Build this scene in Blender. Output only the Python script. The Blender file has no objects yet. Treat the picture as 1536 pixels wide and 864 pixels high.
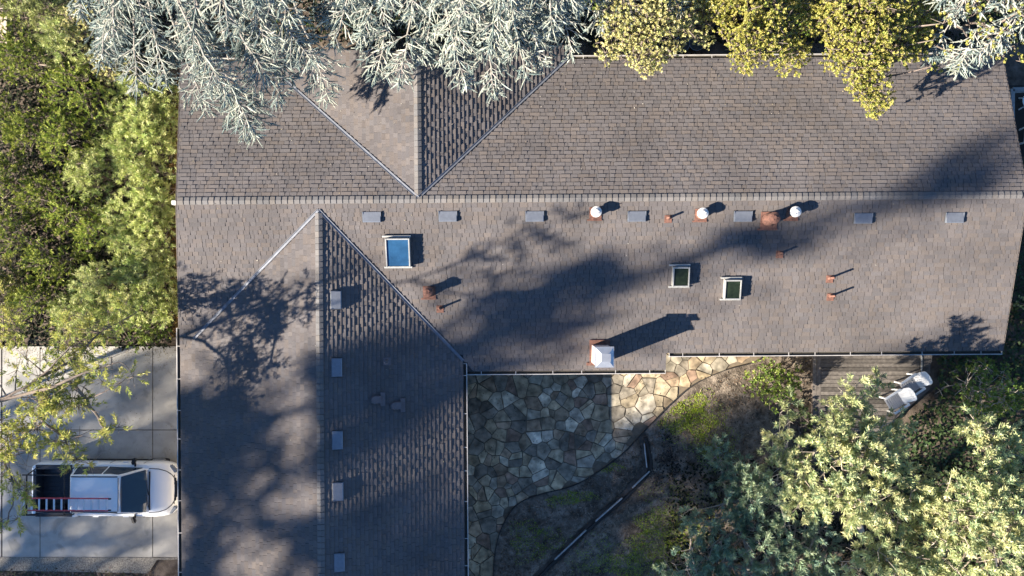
import bpy, bmesh, math, random
import numpy as np
from mathutils import Vector, Matrix

random.seed(11)
rng = np.random.default_rng(11)
scene = bpy.context.scene
COL = scene.collection
R = math.radians

# ------------------------------------------------------------------ camera
CAMZ = 32.0
FPX = 1280.0                                   # focal length in photo pixels (1536 wide)
cam_d = bpy.data.cameras.new('camera'); cam_d.sensor_width = 36.0; cam_d.lens = 36.0 * FPX / 1536.0
cam_d.clip_start = 0.5; cam_d.clip_end = 2000.0
cam = bpy.data.objects.new('camera', cam_d); COL.objects.link(cam)
cam.location = (0, 0, CAMZ); cam.rotation_euler = (0, 0, 0)
scene.camera = cam

# ------------------------------------------------------------------ sun, sky, exposure
SA, SB, SE = 0.928, 0.372, 0.444               # shadow heading (east, north) and tan(elevation)
SUN = Vector((-SA, -SB, SE)).normalized()
world = bpy.data.worlds.new('World'); scene.world = world; world.use_nodes = True
nt = world.node_tree
sky = nt.nodes.new('ShaderNodeTexSky'); sky.sky_type = 'NISHITA'; sky.sun_disc = False
sky.sun_elevation = math.atan(SE); sky.sun_rotation = math.atan2(-SA, -SB)
sky.air_density = 1.0; sky.dust_density = 0.0; sky.ozone_density = 6.0
nt.nodes['Background'].inputs['Strength'].default_value = 0.05
nt.links.new(sky.outputs[0], nt.nodes['Background'].inputs['Color'])
sl = bpy.data.lights.new('sun', 'SUN'); sl.energy = 5.0; sl.angle = R(0.53); sl.color = (1.0, 0.89, 0.74)
so = bpy.data.objects.new('sun', sl); COL.objects.link(so)
so.rotation_euler = SUN.to_track_quat('Z', 'Y').to_euler(); so.location = (-60, -25, 60)
scene.view_settings.view_transform = 'Standard'; scene.view_settings.look = 'None'
scene.view_settings.exposure = 2.03; scene.view_settings.gamma = 1.0
scene.view_settings.use_curve_mapping = False

# ------------------------------------------------------------------ coordinates
TH = R(0.42)                                   # the house is turned a little against the picture
CT, ST = math.cos(TH), math.sin(TH)
def W(px, py, z=0.0):
    d = CAMZ - z
    return Vector(((px - 768) / FPX * d, (432 - py) / FPX * d, z))
def toL(p): return Vector((p[0]*CT + p[1]*ST, -p[0]*ST + p[1]*CT, p[2]))
def L(px, py, z=0.0): return toL(W(px, py, z))
def hit(px, py, pl):
    r = toL(((px - 768) / FPX, (432 - py) / FPX, 0))
    z0, a, b = pl
    t = (CAMZ - z0) / (1 + a*r.x + b*r.y)
    return Vector((r.x*t, r.y*t, CAMZ - t))

# ------------------------------------------------------------------ materials
def nodes(m):
    m.use_nodes = True
    return m.node_tree.nodes, m.node_tree.links, m.node_tree.nodes['Principled BSDF']
def pmat(name, c, rough=0.6, metal=0.0, var=0.18, scale=6.0, bump=0.0, bscale=60.0, c2=None, spec=0.5, coat=0.0, detail=6, stain=0.0, sscale=0.5):
    m = bpy.data.materials.new(name); N, K, P = nodes(m)
    tc = N.new('ShaderNodeTexCoord')
    no = N.new('ShaderNodeTexNoise'); no.inputs['Scale'].default_value = scale; no.inputs['Detail'].default_value = detail
    no.inputs['Roughness'].default_value = 0.65
    K.new(tc.outputs['Object'], no.inputs['Vector'])
    ra = N.new('ShaderNodeValToRGB')
    ra.color_ramp.elements[0].position = 0.3; ra.color_ramp.elements[1].position = 0.7
    lo = [x*(1-var) for x in c]; hi = [min(1, x*(1+var)) for x in (c2 or c)]
    ra.color_ramp.elements[0].color = (*lo, 1); ra.color_ramp.elements[1].color = (*hi, 1)
    K.new(no.outputs['Fac'], ra.inputs['Fac']); colr = ra.outputs['Color']
    if stain:
        for sc_, lo_, hi_ in ((sscale, 0.45, 0.62), (sscale*4.3, 0.58, 0.68)):
            n3 = N.new('ShaderNodeTexNoise'); n3.inputs['Scale'].default_value = sc_; n3.inputs['Detail'].default_value = 8; n3.inputs['Distortion'].default_value = 0.6
            K.new(tc.outputs['Object'], n3.inputs['Vector'])
            mr = N.new('ShaderNodeMapRange'); mr.inputs['From Min'].default_value = lo_; mr.inputs['From Max'].default_value = hi_
            mr.inputs['To Min'].default_value = 1.0; mr.inputs['To Max'].default_value = 1-stain; K.new(n3.outputs['Fac'], mr.inputs['Value'])
            mx = N.new('ShaderNodeMix'); mx.data_type = 'RGBA'; mx.blend_type = 'MULTIPLY'; mx.inputs[0].default_value = 1.0
            K.new(colr, mx.inputs[6]); K.new(mr.outputs[0], mx.inputs[7]); colr = mx.outputs[2]
    K.new(colr, P.inputs['Base Color'])
    P.inputs['Roughness'].default_value = rough; P.inputs['Metallic'].default_value = metal
    P.inputs['Specular IOR Level'].default_value = spec
    P.inputs['Coat Weight'].default_value = coat
    if bump:
        n2 = N.new('ShaderNodeTexNoise'); n2.inputs['Scale'].default_value = bscale; n2.inputs['Detail'].default_value = 5
        K.new(tc.outputs['Object'], n2.inputs['Vector'])
        bp = N.new('ShaderNodeBump'); bp.inputs['Strength'].default_value = bump; bp.inputs['Distance'].default_value = 0.03
        K.new(n2.outputs['Fac'], bp.inputs['Height']); K.new(bp.outputs['Normal'], P.inputs['Normal'])
    return m
def amat(name, rough=0.8, var=0.25, scale=40.0, stain=0.0, stain_scale=0.5, transl=0.0, spec=0.3, bump=0.0):
    """material whose own colour is stored on the faces (attribute Col)"""
    m = bpy.data.materials.new(name); N, K, P = nodes(m)
    at = N.new('ShaderNodeAttribute'); at.attribute_name = 'Col'
    col = at.outputs['Color']
    if var:
        tc = N.new('ShaderNodeTexCoord')
        def mult(col, sc, v, det):
            no = N.new('ShaderNodeTexNoise'); no.inputs['Scale'].default_value = sc; no.inputs['Detail'].default_value = det
            K.new(tc.outputs['Object'], no.inputs['Vector'])
            mr = N.new('ShaderNodeMapRange'); mr.inputs['From Min'].default_value = 0.3; mr.inputs['From Max'].default_value = 0.7
            mr.inputs['To Min'].default_value = 1 - v; mr.inputs['To Max'].default_value = 1 + v
            K.new(no.outputs['Fac'], mr.inputs['Value'])
            mx = N.new('ShaderNodeMix'); mx.data_type = 'RGBA'; mx.blend_type = 'MULTIPLY'; mx.inputs[0].default_value = 1.0
            K.new(col, mx.inputs[6]); K.new(mr.outputs[0], mx.inputs[7])
            return mx.outputs[2], no
        col, no = mult(col, scale, var, 6)
        if stain: col, _ = mult(col, stain_scale, stain, 3)
        if bump:
            bp = N.new('ShaderNodeBump'); bp.inputs['Strength'].default_value = bump; bp.inputs['Distance'].default_value = 0.02
            K.new(no.outputs['Fac'], bp.inputs['Height']); K.new(bp.outputs['Normal'], P.inputs['Normal'])
    K.new(col, P.inputs['Base Color']); P.inputs['Roughness'].default_value = rough
    P.inputs['Specular IOR Level'].default_value = spec
    if transl:
        tr = N.new('ShaderNodeBsdfTranslucent'); K.new(col, tr.inputs['Color'])
        ms = N.new('ShaderNodeMixShader'); ms.inputs[0].default_value = transl
        out = N['Material Output']
        K.new(P.outputs[0], ms.inputs[1]); K.new(tr.outputs[0], ms.inputs[2]); K.new(ms.outputs[0], out.inputs['Surface'])
    return m

M = dict(
    shingle=amat('asphalt_shingle', 0.95, 0.24, 60.0, 0.13, 0.6, spec=0.2, bump=0.25),
    deckwood=amat('deck_wood', 0.75, 0.3, 9.0, 0.2, 0.8),
    stone=amat('flagstone', 0.8, 0.5, 4.0, 0.4, 1.3, bump=0.5),
    leaf=amat('leaf', 0.55, 0.0, transl=0.34, spec=0.3),
    leaf_dense=amat('leaf_dense', 0.5, 0.0, transl=0.25, spec=0.3),
    bark=amat('bark', 0.9, 0.3, 25.0),
    chips=amat('mulch_chips', 0.95, 0.0),
    roofing=pmat('roof_underlay', (0.05, 0.048, 0.05), 0.95),
    wall=pmat('painted_siding', (0.45, 0.40, 0.33), 0.8),
    fascia=pmat('dark_trim', (0.12, 0.10, 0.09), 0.7),
    gutter=pmat('gutter_metal', (0.50, 0.48, 0.46), 0.45, 0.2, 0.2, 3),
    gutter_in=pmat('gutter_debris', (0.05, 0.045, 0.035), 0.9, var=0.5, scale=20),
    valley=pmat('valley_metal', (0.17, 0.185, 0.22), 0.55, 0.1, 0.25, 4),
    galv=pmat('galvanised_metal', (0.24, 0.26, 0.295), 0.38, 0.6, 0.12, 8),
    rust=pmat('rusty_paint', (0.11, 0.054, 0.042), 0.85, 0.0, 0.4, 14, c2=(0.165, 0.078, 0.056)),
    darkvent=pmat('brown_vent_plastic', (0.13, 0.112, 0.118), 0.6),
    white=pmat('white_paint', (0.66, 0.65, 0.63), 0.55, var=0.16, scale=14),
    stucco=pmat('chimney_stucco', (0.62, 0.50, 0.46), 0.85, var=0.2, scale=10, bump=0.3),
    capmetal=pmat('chimney_cap_metal', (0.55, 0.57, 0.60), 0.3, 0.7, 0.1),
    frame=pmat('skylight_frame_metal', (0.42, 0.42, 0.40), 0.4, 0.3, 0.15, 10),
    glassblue=pmat('glazing_tint_and_sky', (0.022, 0.075, 0.16), 0.12, 0.0, 0.25, 2.5, spec=0.6),  # acrylic tint, with the reflected blue sky painted into the base
    glassgreen=pmat('glazing_reflected_trees', (0.014, 0.021, 0.012), 0.10, 0.0, 0.5, 6, spec=0.4),  # green of reflected trees painted into the base colour
    concrete=pmat('driveway_concrete', (0.39, 0.375, 0.345), 0.85, var=0.18, scale=1.6, stain=0.26, sscale=0.35, bump=0.15, bscale=80),
    aggregate=pmat('exposed_aggregate', (0.22, 0.20, 0.17), 0.9, var=0.75, scale=28, bump=0.5, bscale=40, detail=3),
    joint=pmat('joint_filler', (0.03, 0.028, 0.025), 0.95),
    soil=pmat('dry_soil', (0.085, 0.065, 0.05), 0.95, var=0.5, scale=2.2, bump=0.7, bscale=18, c2=(0.13, 0.105, 0.085), spec=0.2),
    gsoil=pmat('garden_soil', (0.13, 0.105, 0.08), 0.95, stain=0.45, sscale=0.8, var=0.55, scale=3.5, bump=0.9, bscale=22, c2=(0.21, 0.175, 0.14), spec=0.2),
    mortar=pmat('patio_mortar', (0.15, 0.12, 0.085), 0.95, var=0.3),
    edging=pmat('weathered_edging_wood', (0.40, 0.39, 0.37), 0.8, var=0.4, scale=10),
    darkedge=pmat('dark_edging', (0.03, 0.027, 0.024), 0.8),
    paint=pmat('white_car_paint', (0.90, 0.91, 0.92), 0.2, 0.0, 0.02, 1, coat=0.6),
    black=pmat('black_trim', (0.012, 0.012, 0.014), 0.5, var=0.2),
    rubber=pmat('rubber', (0.02, 0.02, 0.02), 0.85),
    cglass=pmat('dark_car_glass', (0.012, 0.032, 0.06), 0.06, 0.0, 0.1, 2, spec=0.8),  # bluish base stands in for sky reflected in the glass
    liner=pmat('bed_liner', (0.03, 0.035, 0.045), 0.55, var=0.3, scale=8),
    chrome=pmat('alloy', (0.5, 0.5, 0.52), 0.3, 0.9, 0.05),
    lens=pmat('lamp_lens', (0.30, 0.32, 0.34), 0.1, 0.2, 0.1),
    redlens=pmat('tail_lens', (0.35, 0.02, 0.02), 0.2),
    fibreglass=pmat('red_fibreglass', (0.52, 0.07, 0.09), 0.5, var=0.15),
    alu=pmat('aluminium', (0.66, 0.67, 0.68), 0.35, 0.5, 0.05),
    resin=pmat('white_resin', (0.84, 0.85, 0.86), 0.45, var=0.08, scale=5),
    slat=pmat('grey_slats', (0.42, 0.42, 0.43), 0.6),
    greyrail=pmat('grey_weathered_rail', (0.26, 0.27, 0.27), 0.8),
    pot=pmat('dark_pot', (0.03, 0.035, 0.035), 0.5),
    path=pmat('pink_path', (0.45, 0.36, 0.31), 0.9, var=0.15),
    curb=pmat('pale_kerb', (0.55, 0.47, 0.38), 0.85, var=0.12),
)

# ------------------------------------------------------------------ helpers
def link(o, parent=None):
    COL.objects.link(o)
    if parent is not None: o.parent = parent
    return o
def obj(name, bm, mat, parent=None, smooth=False):
    me = bpy.data.meshes.new(name); bmesh.ops.recalc_face_normals(bm, faces=bm.faces); bm.to_mesh(me); bm.free()
    if smooth:
        for p in me.polygons: p.use_smooth = True
    me.materials.append(M[mat] if isinstance(mat, str) else mat)
    return link(bpy.data.objects.new(name, me), parent)
def tag(o, label, cat, group=None):
    o['label'] = label; o['category'] = cat
    if group: o['group'] = group
    return o
def thing(name, label, cat, loc=(0, 0, 0), rz=0.0, group=None):
    o = bpy.data.objects.new(name, None); o.empty_display_size = 0.3; link(o)
    o.location = loc; o.rotation_euler = (0, 0, rz)
    return tag(o, label, cat, group)
def struct(o): o['kind'] = 'structure'; return o
def stuff(o, label, cat): o['kind'] = 'stuff'; o['label'] = label; o['category'] = cat; return o
def copy_tree(o, parent=None):
    c = o.copy(); COL.objects.link(c)
    if parent is not None: c.parent = parent
    for ch in list(o.children): copy_tree(ch, c)
    return c
def box(bm, sx, sy, sz, c=(0, 0, 0), mtx=None, bev=0.0):
    x, y, z = sx/2, sy/2, sz/2
    vs = [bm.verts.new((c[0]+i*x, c[1]+j*y, c[2]+k*z)) for i in (-1, 1) for j in (-1, 1) for k in (-1, 1)]
    fs = [(0,1,3,2), (4,6,7,5), (0,4,5,1), (2,3,7,6), (0,2,6,4), (1,5,7,3)]
    faces = [bm.faces.new([vs[i] for i in f]) for f in fs]
    if bev:
        es = list({e for f in faces for e in f.edges})
        r = bmesh.ops.bevel(bm, geom=es, offset=bev, segments=2, affect='EDGES', clamp_overlap=True)
        vs = list({v for f in r['faces'] for v in f.verts} | {v for v in vs if v.is_valid})
    if mtx is not None:
        for v in vs: v.co = mtx @ v.co
    return vs
def cyl(bm, r0, r1, p0, p1, n=16, cap=True):
    p0, p1 = Vector(p0), Vector(p1); d = (p1 - p0).normalized()
    a = d.orthogonal().normalized(); b = d.cross(a)
    A = [bm.verts.new(p0 + (a*math.cos(t)+b*math.sin(t))*r0) for t in [2*math.pi*i/n for i in range(n)]]
    B = [bm.verts.new(p1 + (a*math.cos(t)+b*math.sin(t))*r1) for t in [2*math.pi*i/n for i in range(n)]]
    for i in range(n): bm.faces.new((A[i], A[(i+1) % n], B[(i+1) % n], B[i]))
    if cap:
        if r0 > 1e-5: bm.faces.new(A[::-1])
        if r1 > 1e-5: bm.faces.new(B)
def tubebm(bm, pts, r, n=6):
    for p, q in zip(pts[:-1], pts[1:]): cyl(bm, r, r, p, q, n)
def prism(bm, pts2, z0, z1):
    A = [bm.verts.new((p[0], p[1], z0)) for p in pts2]; B = [bm.verts.new((p[0], p[1], z1)) for p in pts2]
    n = len(pts2)
    for i in range(n): bm.faces.new((A[i], A[(i+1) % n], B[(i+1) % n], B[i]))
    bm.faces.new(A[::-1]); bm.faces.new(B)
def pydata(name, verts, faces, mat, parent=None, cols=None):
    me = bpy.data.meshes.new(name); me.from_pydata(verts, [], faces); me.update()
    me.materials.append(M[mat])
    if cols is not None:
        a = me.attributes.new('Col', 'FLOAT_COLOR', 'FACE')
        c = np.ones((len(faces), 4), np.float32); c[:, :3] = np.asarray(cols, np.float32)
        a.data.foreach_set('color', c.ravel())
    return link(bpy.data.objects.new(name, me), parent)

class Acc:
    """collects quads with a colour each, linked as one mesh"""
    def __init__(s): s.V = []; s.C = []
    def add(s, V, C):
        V = np.asarray(V, np.float32); s.V.append(V)
        C = np.asarray(C, np.float32)
        if C.ndim == 1: C = np.tile(C, (len(V), 1))
        s.C.append(C)
    def build(s, name, mat, parent=None, origin=None):
        V = np.concatenate(s.V); C = np.concatenate(s.C); n = len(V)
        if origin is not None: V = V - np.asarray(origin, np.float32)
        me = bpy.data.meshes.new(name)
        me.vertices.add(n*4); me.vertices.foreach_set('co', V.reshape(-1).astype(np.float32))
        me.loops.add(n*4); me.loops.foreach_set('vertex_index', np.arange(n*4, dtype=np.int32))
        me.polygons.add(n); me.polygons.foreach_set('loop_start', np.arange(0, n*4, 4, dtype=np.int32))
        try: me.polygons.foreach_set('loop_total', np.full(n, 4, np.int32))
        except Exception: pass
        a = me.attributes.new('Col', 'FLOAT_COLOR', 'FACE')
        c = np.ones((n, 4), np.float32); c[:, :3] = np.clip(C, 0, 1); a.data.foreach_set('color', c.ravel())
        me.materials.append(M[mat]); me.update(); me.validate()
        return link(bpy.data.objects.new(name, me), parent)

def nrm(a): return a / np.maximum(np.linalg.norm(a, axis=-1, keepdims=True), 1e-6)
def leaves(P, D, l, w, flat=None):
    """rhombic leaf quads"""
    n = len(P); rd = rng.normal(size=(n, 3))
    if flat is not None:                       # keep the blade facing up
        up = np.tile(np.array([[0, 0, 1.0]]), (n, 1)) + rd*flat
        S = nrm(np.cross(D, up))
    else: S = nrm(np.cross(D, rd))
    l = np.broadcast_to(np.asarray(l), (n,))[:, None]; w = np.broadcast_to(np.asarray(w), (n,))[:, None]
    mid = P + D*l*0.45
    return np.stack([P, mid + S*w/2, P + D*l, mid - S*w/2], axis=1)
def vary(base, n, dv=0.25, dh=0.08):
    b = np.asarray(base)[None, :] if np.ndim(base) == 1 else np.asarray(base)
    v = 1 + rng.uniform(-dv, dv, (n, 1)); h = 1 + rng.uniform(-dh, dh, (n, 3))
    return b*v*h
def tube(acc, pts, radii, col, n=5):
    pts = [Vector(p) for p in pts]
    rings = []
    for i, p in enumerate(pts):
        d = (pts[min(i+1, len(pts)-1)] - pts[max(i-1, 0)]).normalized()
        a = Vector((0, 0, 1)).cross(d)
        a = a.normalized() if a.length > 0.05 else Vector((1, 0, 0)).cross(d).normalized()
        b = d.cross(a)
        rings.append([p + (a*math.cos(2*math.pi*k/n) + b*math.sin(2*math.pi*k/n))*radii[i] for k in range(n)])
    V = []
    for A, B in zip(rings[:-1], rings[1:]):
        for k in range(n): V.append([A[k], A[(k+1) % n], B[(k+1) % n], B[k]])
    acc.add(np.array([[tuple(v) for v in q] for q in V]), vary(col, len(V), 0.15, 0.03))
def smooth_path(pts, m=4, jit=0.0):
    pts = [Vector(p) for p in pts]; out = []
    for i in range(len(pts)-1):
        p0, p1, p2, p3 = pts[max(i-1, 0)], pts[i], pts[i+1], pts[min(i+2, len(pts)-1)]
        for k in range(m):
            t = k/m
            q = 0.5*((2*p1) + (p2-p0)*t + (2*p0-5*p1+4*p2-p3)*t*t + (3*p1-p0-3*p2+p3)*t**3)
            if jit and (i or k): q = q + Vector((random.uniform(-jit, jit) for _ in range(3)))
            out.append(q)
    out.append(pts[-1]); return out
def inpoly(x, y, poly):
    c = False; n = len(poly); j = n-1
    for i in range(n):
        xi, yi = poly[i][0], poly[i][1]; xj, yj = poly[j][0], poly[j][1]
        if (yi > y) != (yj > y) and x < (xj-xi)*(y-yi)/(yj-yi)+xi: c = not c
        j = i
    return c
def clip(poly, hp):
    """convex polygon (list of (x,y)) kept where n.p <= d for every half plane"""
    for (nx, ny, d) in hp:
        out = []
        for i in range(len(poly)):
            p, q = poly[i], poly[(i+1) % len(poly)]
            sp, sq = nx*p[0]+ny*p[1]-d, nx*q[0]+ny*q[1]-d
            if sp <= 0: out.append(p)
            if (sp < 0 < sq) or (sq < 0 < sp):
                t = sp/(sp-sq); out.append((p[0]+(q[0]-p[0])*t, p[1]+(q[1]-p[1])*t))
        poly = out
        if len(poly) < 3: return []
    return poly
def halfplanes(poly):
    ar = sum(poly[i][0]*poly[(i+1) % len(poly)][1]-poly[(i+1) % len(poly)][0]*poly[i][1] for i in range(len(poly)))
    s = 1 if ar > 0 else -1; hp = []
    for i in range(len(poly)):
        p, q = poly[i], poly[(i+1) % len(poly)]
        nx, ny = (q[1]-p[1])*s, -(q[0]-p[0])*s; l = math.hypot(nx, ny)
        if l < 1e-6: continue
        hp.append((nx/l, ny/l, (nx*p[0]+ny*p[1])/l))
    return hp

# ================================================================== THE SETTING
GZ = -0.03
bm = bmesh.new()
g = 260
vs = [bm.verts.new((x, y, GZ)) for x, y in ((-g, -g), (g, -g), (g, g), (-g, g))]; bm.faces.new(vs)
struct(obj('ground', bm, 'soil'))

# ------------------------------------------------------------------ roof geometry (house frame)
ZR, ZE = 4.12, 2.62
Yr = L(768, 298, ZR).y
yN = L(1100, 87, ZE).y; pN = (ZR-ZE)/(yN-Yr)
yS1 = L(1250, 528, ZE).y; pS = (ZR-ZE)/(Yr-yS1)
PS = (ZR-pS*Yr, 0.0, pS); PN = (ZR+pN*Yr, 0.0, -pN)
yS2 = hit(850, 556, PS).y
def zat(pl, x, y): return pl[0]+pl[1]*x+pl[2]*y
ridgeW = L(265, 302, ZR); ridgeE = L(1541, 292, ZR)
rakeSW = hit(273, 491, PS); cSE = hit(1503, 528, PS); cNE = hit(1504, 90, PN); cNW = hit(272, 93, PN)
# west wing
A = hit(478, 315, PS); XW, ZA = A.x, A.z
vE = hit(695, 541, PS); pWE = (ZA-vE.z)/(vE.x-XW); PWE = (ZA+pWE*XW, -pWE, 0.0)
vW = hit(291, 508, PS); pWW = (ZA-vW.z)/(XW-vW.x); PWW = (ZA-pWW*XW, pWW, 0.0)
xWW = hit(271.5, 690, PWW).x; xWE = hit(696, 700, PWE).x
YSOUTH = -13.5
def valley_y(x): return A.y + (vW.y-A.y)*(x-A.x)/(vW.x-A.x)
vWx = Vector((xWW, valley_y(xWW), 0))
# north gable
ZN = ZR-0.01
XN = L(626.5, 190, ZN).x
eE = hit(850, 88, PN); pNE = (ZN-eE.z)/(eE.x-XN); PNE = (ZN+pNE*XN, -pNE, 0.0)
q = hit(450, 140, PN); pNW = (ZN-q.z)/(XN-q.x); PNW = (ZN-pNW*XN, pNW, 0.0)
apexN = Vector((XN, Yr, 0))
xNWe = XN-(ZN-ZE)/pNW; xNEe = eE.x
YNORTH = L(850, 68, ZE).y; YNR = L(626, 78, ZR).y

polys = [
    (PN, [(ridgeW.x, Yr), (XN, Yr), (xNWe, yN), (cNW.x, yN)], (1, 0)),
    (PN, [(XN, Yr), (ridgeE.x, Yr), (cNE.x, yN), (xNEe, yN)], (1, 0)),
    (PNW, [(XN, Yr), (XN, YNR), (xNWe, YNORTH), (xNWe, yN)], (0, 1)),
    (PNE, [(XN, Yr), (xNEe, yN), (xNEe, YNORTH), (XN, YNR)], (0, 1)),
    (PS, [(ridgeW.x, Yr), (XW, Yr), (A.x, A.y), (vWx.x, vWx.y), (xWW+0.08, rakeSW.y)], (1, 0)),
    (PS, [(XW, Yr), (ridgeE.x, Yr), (cSE.x, yS1), (A.x+(vE.x-A.x)*(A.y-yS1)/(A.y-vE.y), yS1), (A.x, A.y)], (1, 0)),
    (PS, [(A.x+(vE.x-A.x)*(A.y-yS1)/(A.y-vE.y), yS1), (hit(999, 540, PS).x, yS1), (hit(999, 540, PS).x, yS2), (vE.x, yS2), (vE.x, vE.y)], (1, 0)),
    (PWW, [(XW, A.y), (XW, YSOUTH), (xWW, YSOUTH), (vWx.x, vWx.y)], (0, 1)),
    (PWE, [(XW, A.y), (vE.x, vE.y), (xWE, YSOUTH), (XW, YSOUTH)], (0, 1)),
]
house = thing('house', 'low L-shaped ranch house with a grey shingled gable roof, three skylights and many roof vents', 'house', (0, 0, 0), TH)

SH_COLS = np.array([(0.175, 0.165, 0.163), (0.16, 0.155, 0.158), (0.185, 0.168, 0.155), (0.152, 0.15, 0.156), (0.172, 0.17, 0.175), (0.192, 0.172, 0.155), (0.148, 0.15, 0.158), (0.18, 0.172, 0.168)])
SH_COLS = SH_COLS*0.55+SH_COLS.mean(0)*0.45
def shingles():
    V, Fc, C = [], [], []
    rnd = random.Random(5)
    for pl, poly, ud in polys:
        z0, a, b = pl; p = math.hypot(a, b); cosp = 1/math.sqrt(1+p*p)
        dn = (-a/p, -b/p)                       # downslope in plan
        hp = halfplanes(poly)
        us = [q[0]*ud[0]+q[1]*ud[1] for q in poly]; vs_ = [q[0]*dn[0]+q[1]*dn[1] for q in poly]
        umin, umax, vmax = min(us), max(us), max(vs_)
        vref = (Yr if ud == (1, 0) else (XW if pl in (PWW, PWE) else XN))
        vref = vref*(dn[1] if ud == (1, 0) else dn[0])
        ex = 0.142*cosp
        k0 = int(math.floor((min(vs_)-vref)/ex))-1
        k = k0
        while vref+k*ex < vmax:
            v0 = vref+k*ex; v1 = v0+ex
            ck = random.Random(int(k*7919+abs(vref)*1000))
            off = ck.uniform(0, 0.4)
            u = umin-off; thick = ck.random() < 0.5
            wob = ck.uniform(-0.003, 0.003)
            while u < umax:
                w = rnd.choice((0.17, 0.2, 0.24, 0.27, 0.31, 0.36)) if thick else rnd.choice((0.12, 0.16, 0.2, 0.25))
                t = (0.027 if thick else 0.015)+rnd.uniform(-0.002, 0.003)
                gap = 0.006 if ud == (1, 0) else 0.002
                c4 = [(u+gap, v0-0.006), (u+w-gap, v0-0.006), (u+w-gap, v1+wob+rnd.uniform(-.002, .002)), (u+gap, v1+wob)]
                u += w; thick = not thick
                q = [(s*ud[0]+v*dn[0], s*ud[1]+v*dn[1]) for s, v in c4]
                q = clip(q, hp)
                if len(q) < 3: continue
                n0 = len(V); m = len(q)
                for x, y in q:
                    v = x*dn[0]+y*dn[1]; f = min(1, max(0, (v-v0)/ex))
                    V.append((x, y, zat(pl, x, y)+0.004+t*f))
                for x, y in q: V.append((x, y, zat(pl, x, y)-0.012))
                col = SH_COLS[rnd.randrange(len(SH_COLS))]*rnd.uniform(0.92, 1.06)*np.array([0.745, 0.705, 0.70])
                Fc.append(tuple(range(n0, n0+m))); C.append(col)
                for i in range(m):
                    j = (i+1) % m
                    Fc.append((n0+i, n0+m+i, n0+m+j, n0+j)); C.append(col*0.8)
            k += 1
    return V, Fc, C
V_, F_, C_ = shingles()
roof = pydata('roof', V_, F_, 'shingle', house, C_)
bm_ = bmesh.new(); bm_.from_mesh(roof.data); bmesh.ops.recalc_face_normals(bm_, faces=bm_.faces); bm_.to_mesh(roof.data); bm_.free()
# underlay: the solid roof deck
bm = bmesh.new()
for pl, poly, ud in polys:
    T = [bm.verts.new((x, y, zat(pl, x, y)-0.004)) for x, y in poly]; B = [bm.verts.new((x, y, zat(pl, x, y)-0.16)) for x, y in poly]
    bm.faces.new(T); bm.faces.new(B[::-1])
    for i in range(len(T)): j = (i+1) % len(T); bm.faces.new((T[i], B[i], B[j], T[j]))
obj('roof_deck', bm, 'roofing', roof)

def ridge_cap(p0, p1, pl_a, pl_b, side, sp=0.2, hw=0.12, lift=0.028):
    """caps lapped along the ridge from p0 (top of lap) to p1"""
    V, Fc, C = [], [], []; rnd = random.Random(3)
    d = Vector((p1[0]-p0[0], p1[1]-p0[1], 0)); n = int(d.length/sp); d.normalize(); s = Vector(side)
    for i in range(n):
        q0 = Vector((p0[0], p0[1], 0))+d*(i*sp+0.004); q1 = q0+d*(sp-0.008+rnd.uniform(-.003, .003))
        rows = []
        for qq, l in ((q0, 0.012), (q1, lift)):
            e1 = qq+s*hw; e2 = qq-s*hw
            rows.append([(e1.x, e1.y, zat(pl_a, e1.x, e1.y)+l+0.02), (qq.x, qq.y, max(zat(pl_a, qq.x, qq.y), zat(pl_b, qq.x, qq.y))+l+0.022), (e2.x, e2.y, zat(pl_b, e2.x, e2.y)+l+0.02)])
        n0 = len(V)
        for r_ in rows: V += r_
        for r_ in rows: V += [(x, y, z-0.05) for x, y, z in r_]
        col = SH_COLS[rnd.randrange(len(SH_COLS))]*rnd.uniform(0.74, 0.90)
        for f in ((0, 3, 4, 1), (1, 4, 5, 2), (3, 9, 10, 4), (4, 10, 11, 5), (0, 6, 9, 3), (2, 5, 11, 8), (0, 1, 7, 6), (1, 2, 8, 7)):
            Fc.append(tuple(n0+k for k in f)); C.append(col)
    o = pydata('ridge_cap', V, Fc, 'shingle', roof, C)
    return o
ridge_cap((ridgeW.x+0.02, Yr), (ridgeE.x-0.02, Yr), PN, PS, (0, 1, 0))
ridge_cap((XW, YSOUTH), (XW, A.y-0.05), PWW, PWE, (-1, 0, 0), hw=0.12)
ridge_cap((XN, Yr+0.12), (XN, YNR), PNW, PNE, (-1, 0, 0), hw=0.12)

def valley(p0, p1, plw, plm, w=0.05):
    """open metal valley: two narrow strips of bent sheet, wing side standing proud"""
    bm = bmesh.new()
    p0 = Vector((p0[0], p0[1])); p1 = Vector((p1[0], p1[1])); d = (p1-p0).normalized(); n = Vector((-d.y, d.x))
    for off, ww, up in ((-w*.8, 0.016, 0.034), (w*.8, 0.016, 0.032), (0, 0.06, 0.016)):
        c0 = p0+n*off; c1 = p1+n*off; vs = []
        for c in (c0, c1):
            for s in (-1, 1):
                q = c+n*s*ww/2; zz = max(zat(plw, q.x, q.y), zat(plm, q.x, q.y))
                vs.append((q.x, q.y, zz+up+0.012))
        T = [bm.verts.new(v) for v in vs]; B = [bm.verts.new((v[0], v[1], v[2]-0.03)) for v in vs]
        bm.faces.new((T[0], T[1], T[3], T[2])); bm.faces.new((B[0], B[2], B[3], B[1]))
        for i, j in ((0, 1), (1, 3), (3, 2), (2, 0)): bm.faces.new((T[i], B[i], B[j], T[j]))
    return obj('valley_flashing', bm, 'valley', roof)
valley((A.x, A.y), (vE.x, vE.y), PWE, PS); valley((A.x, A.y), (vW.x, vW.y), PWW, PS)
valley((XN, Yr+0.05), (xNEe, yN), PNE, PN); valley((XN, Yr+0.05), (xNWe, yN), PNW, PN)

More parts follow.
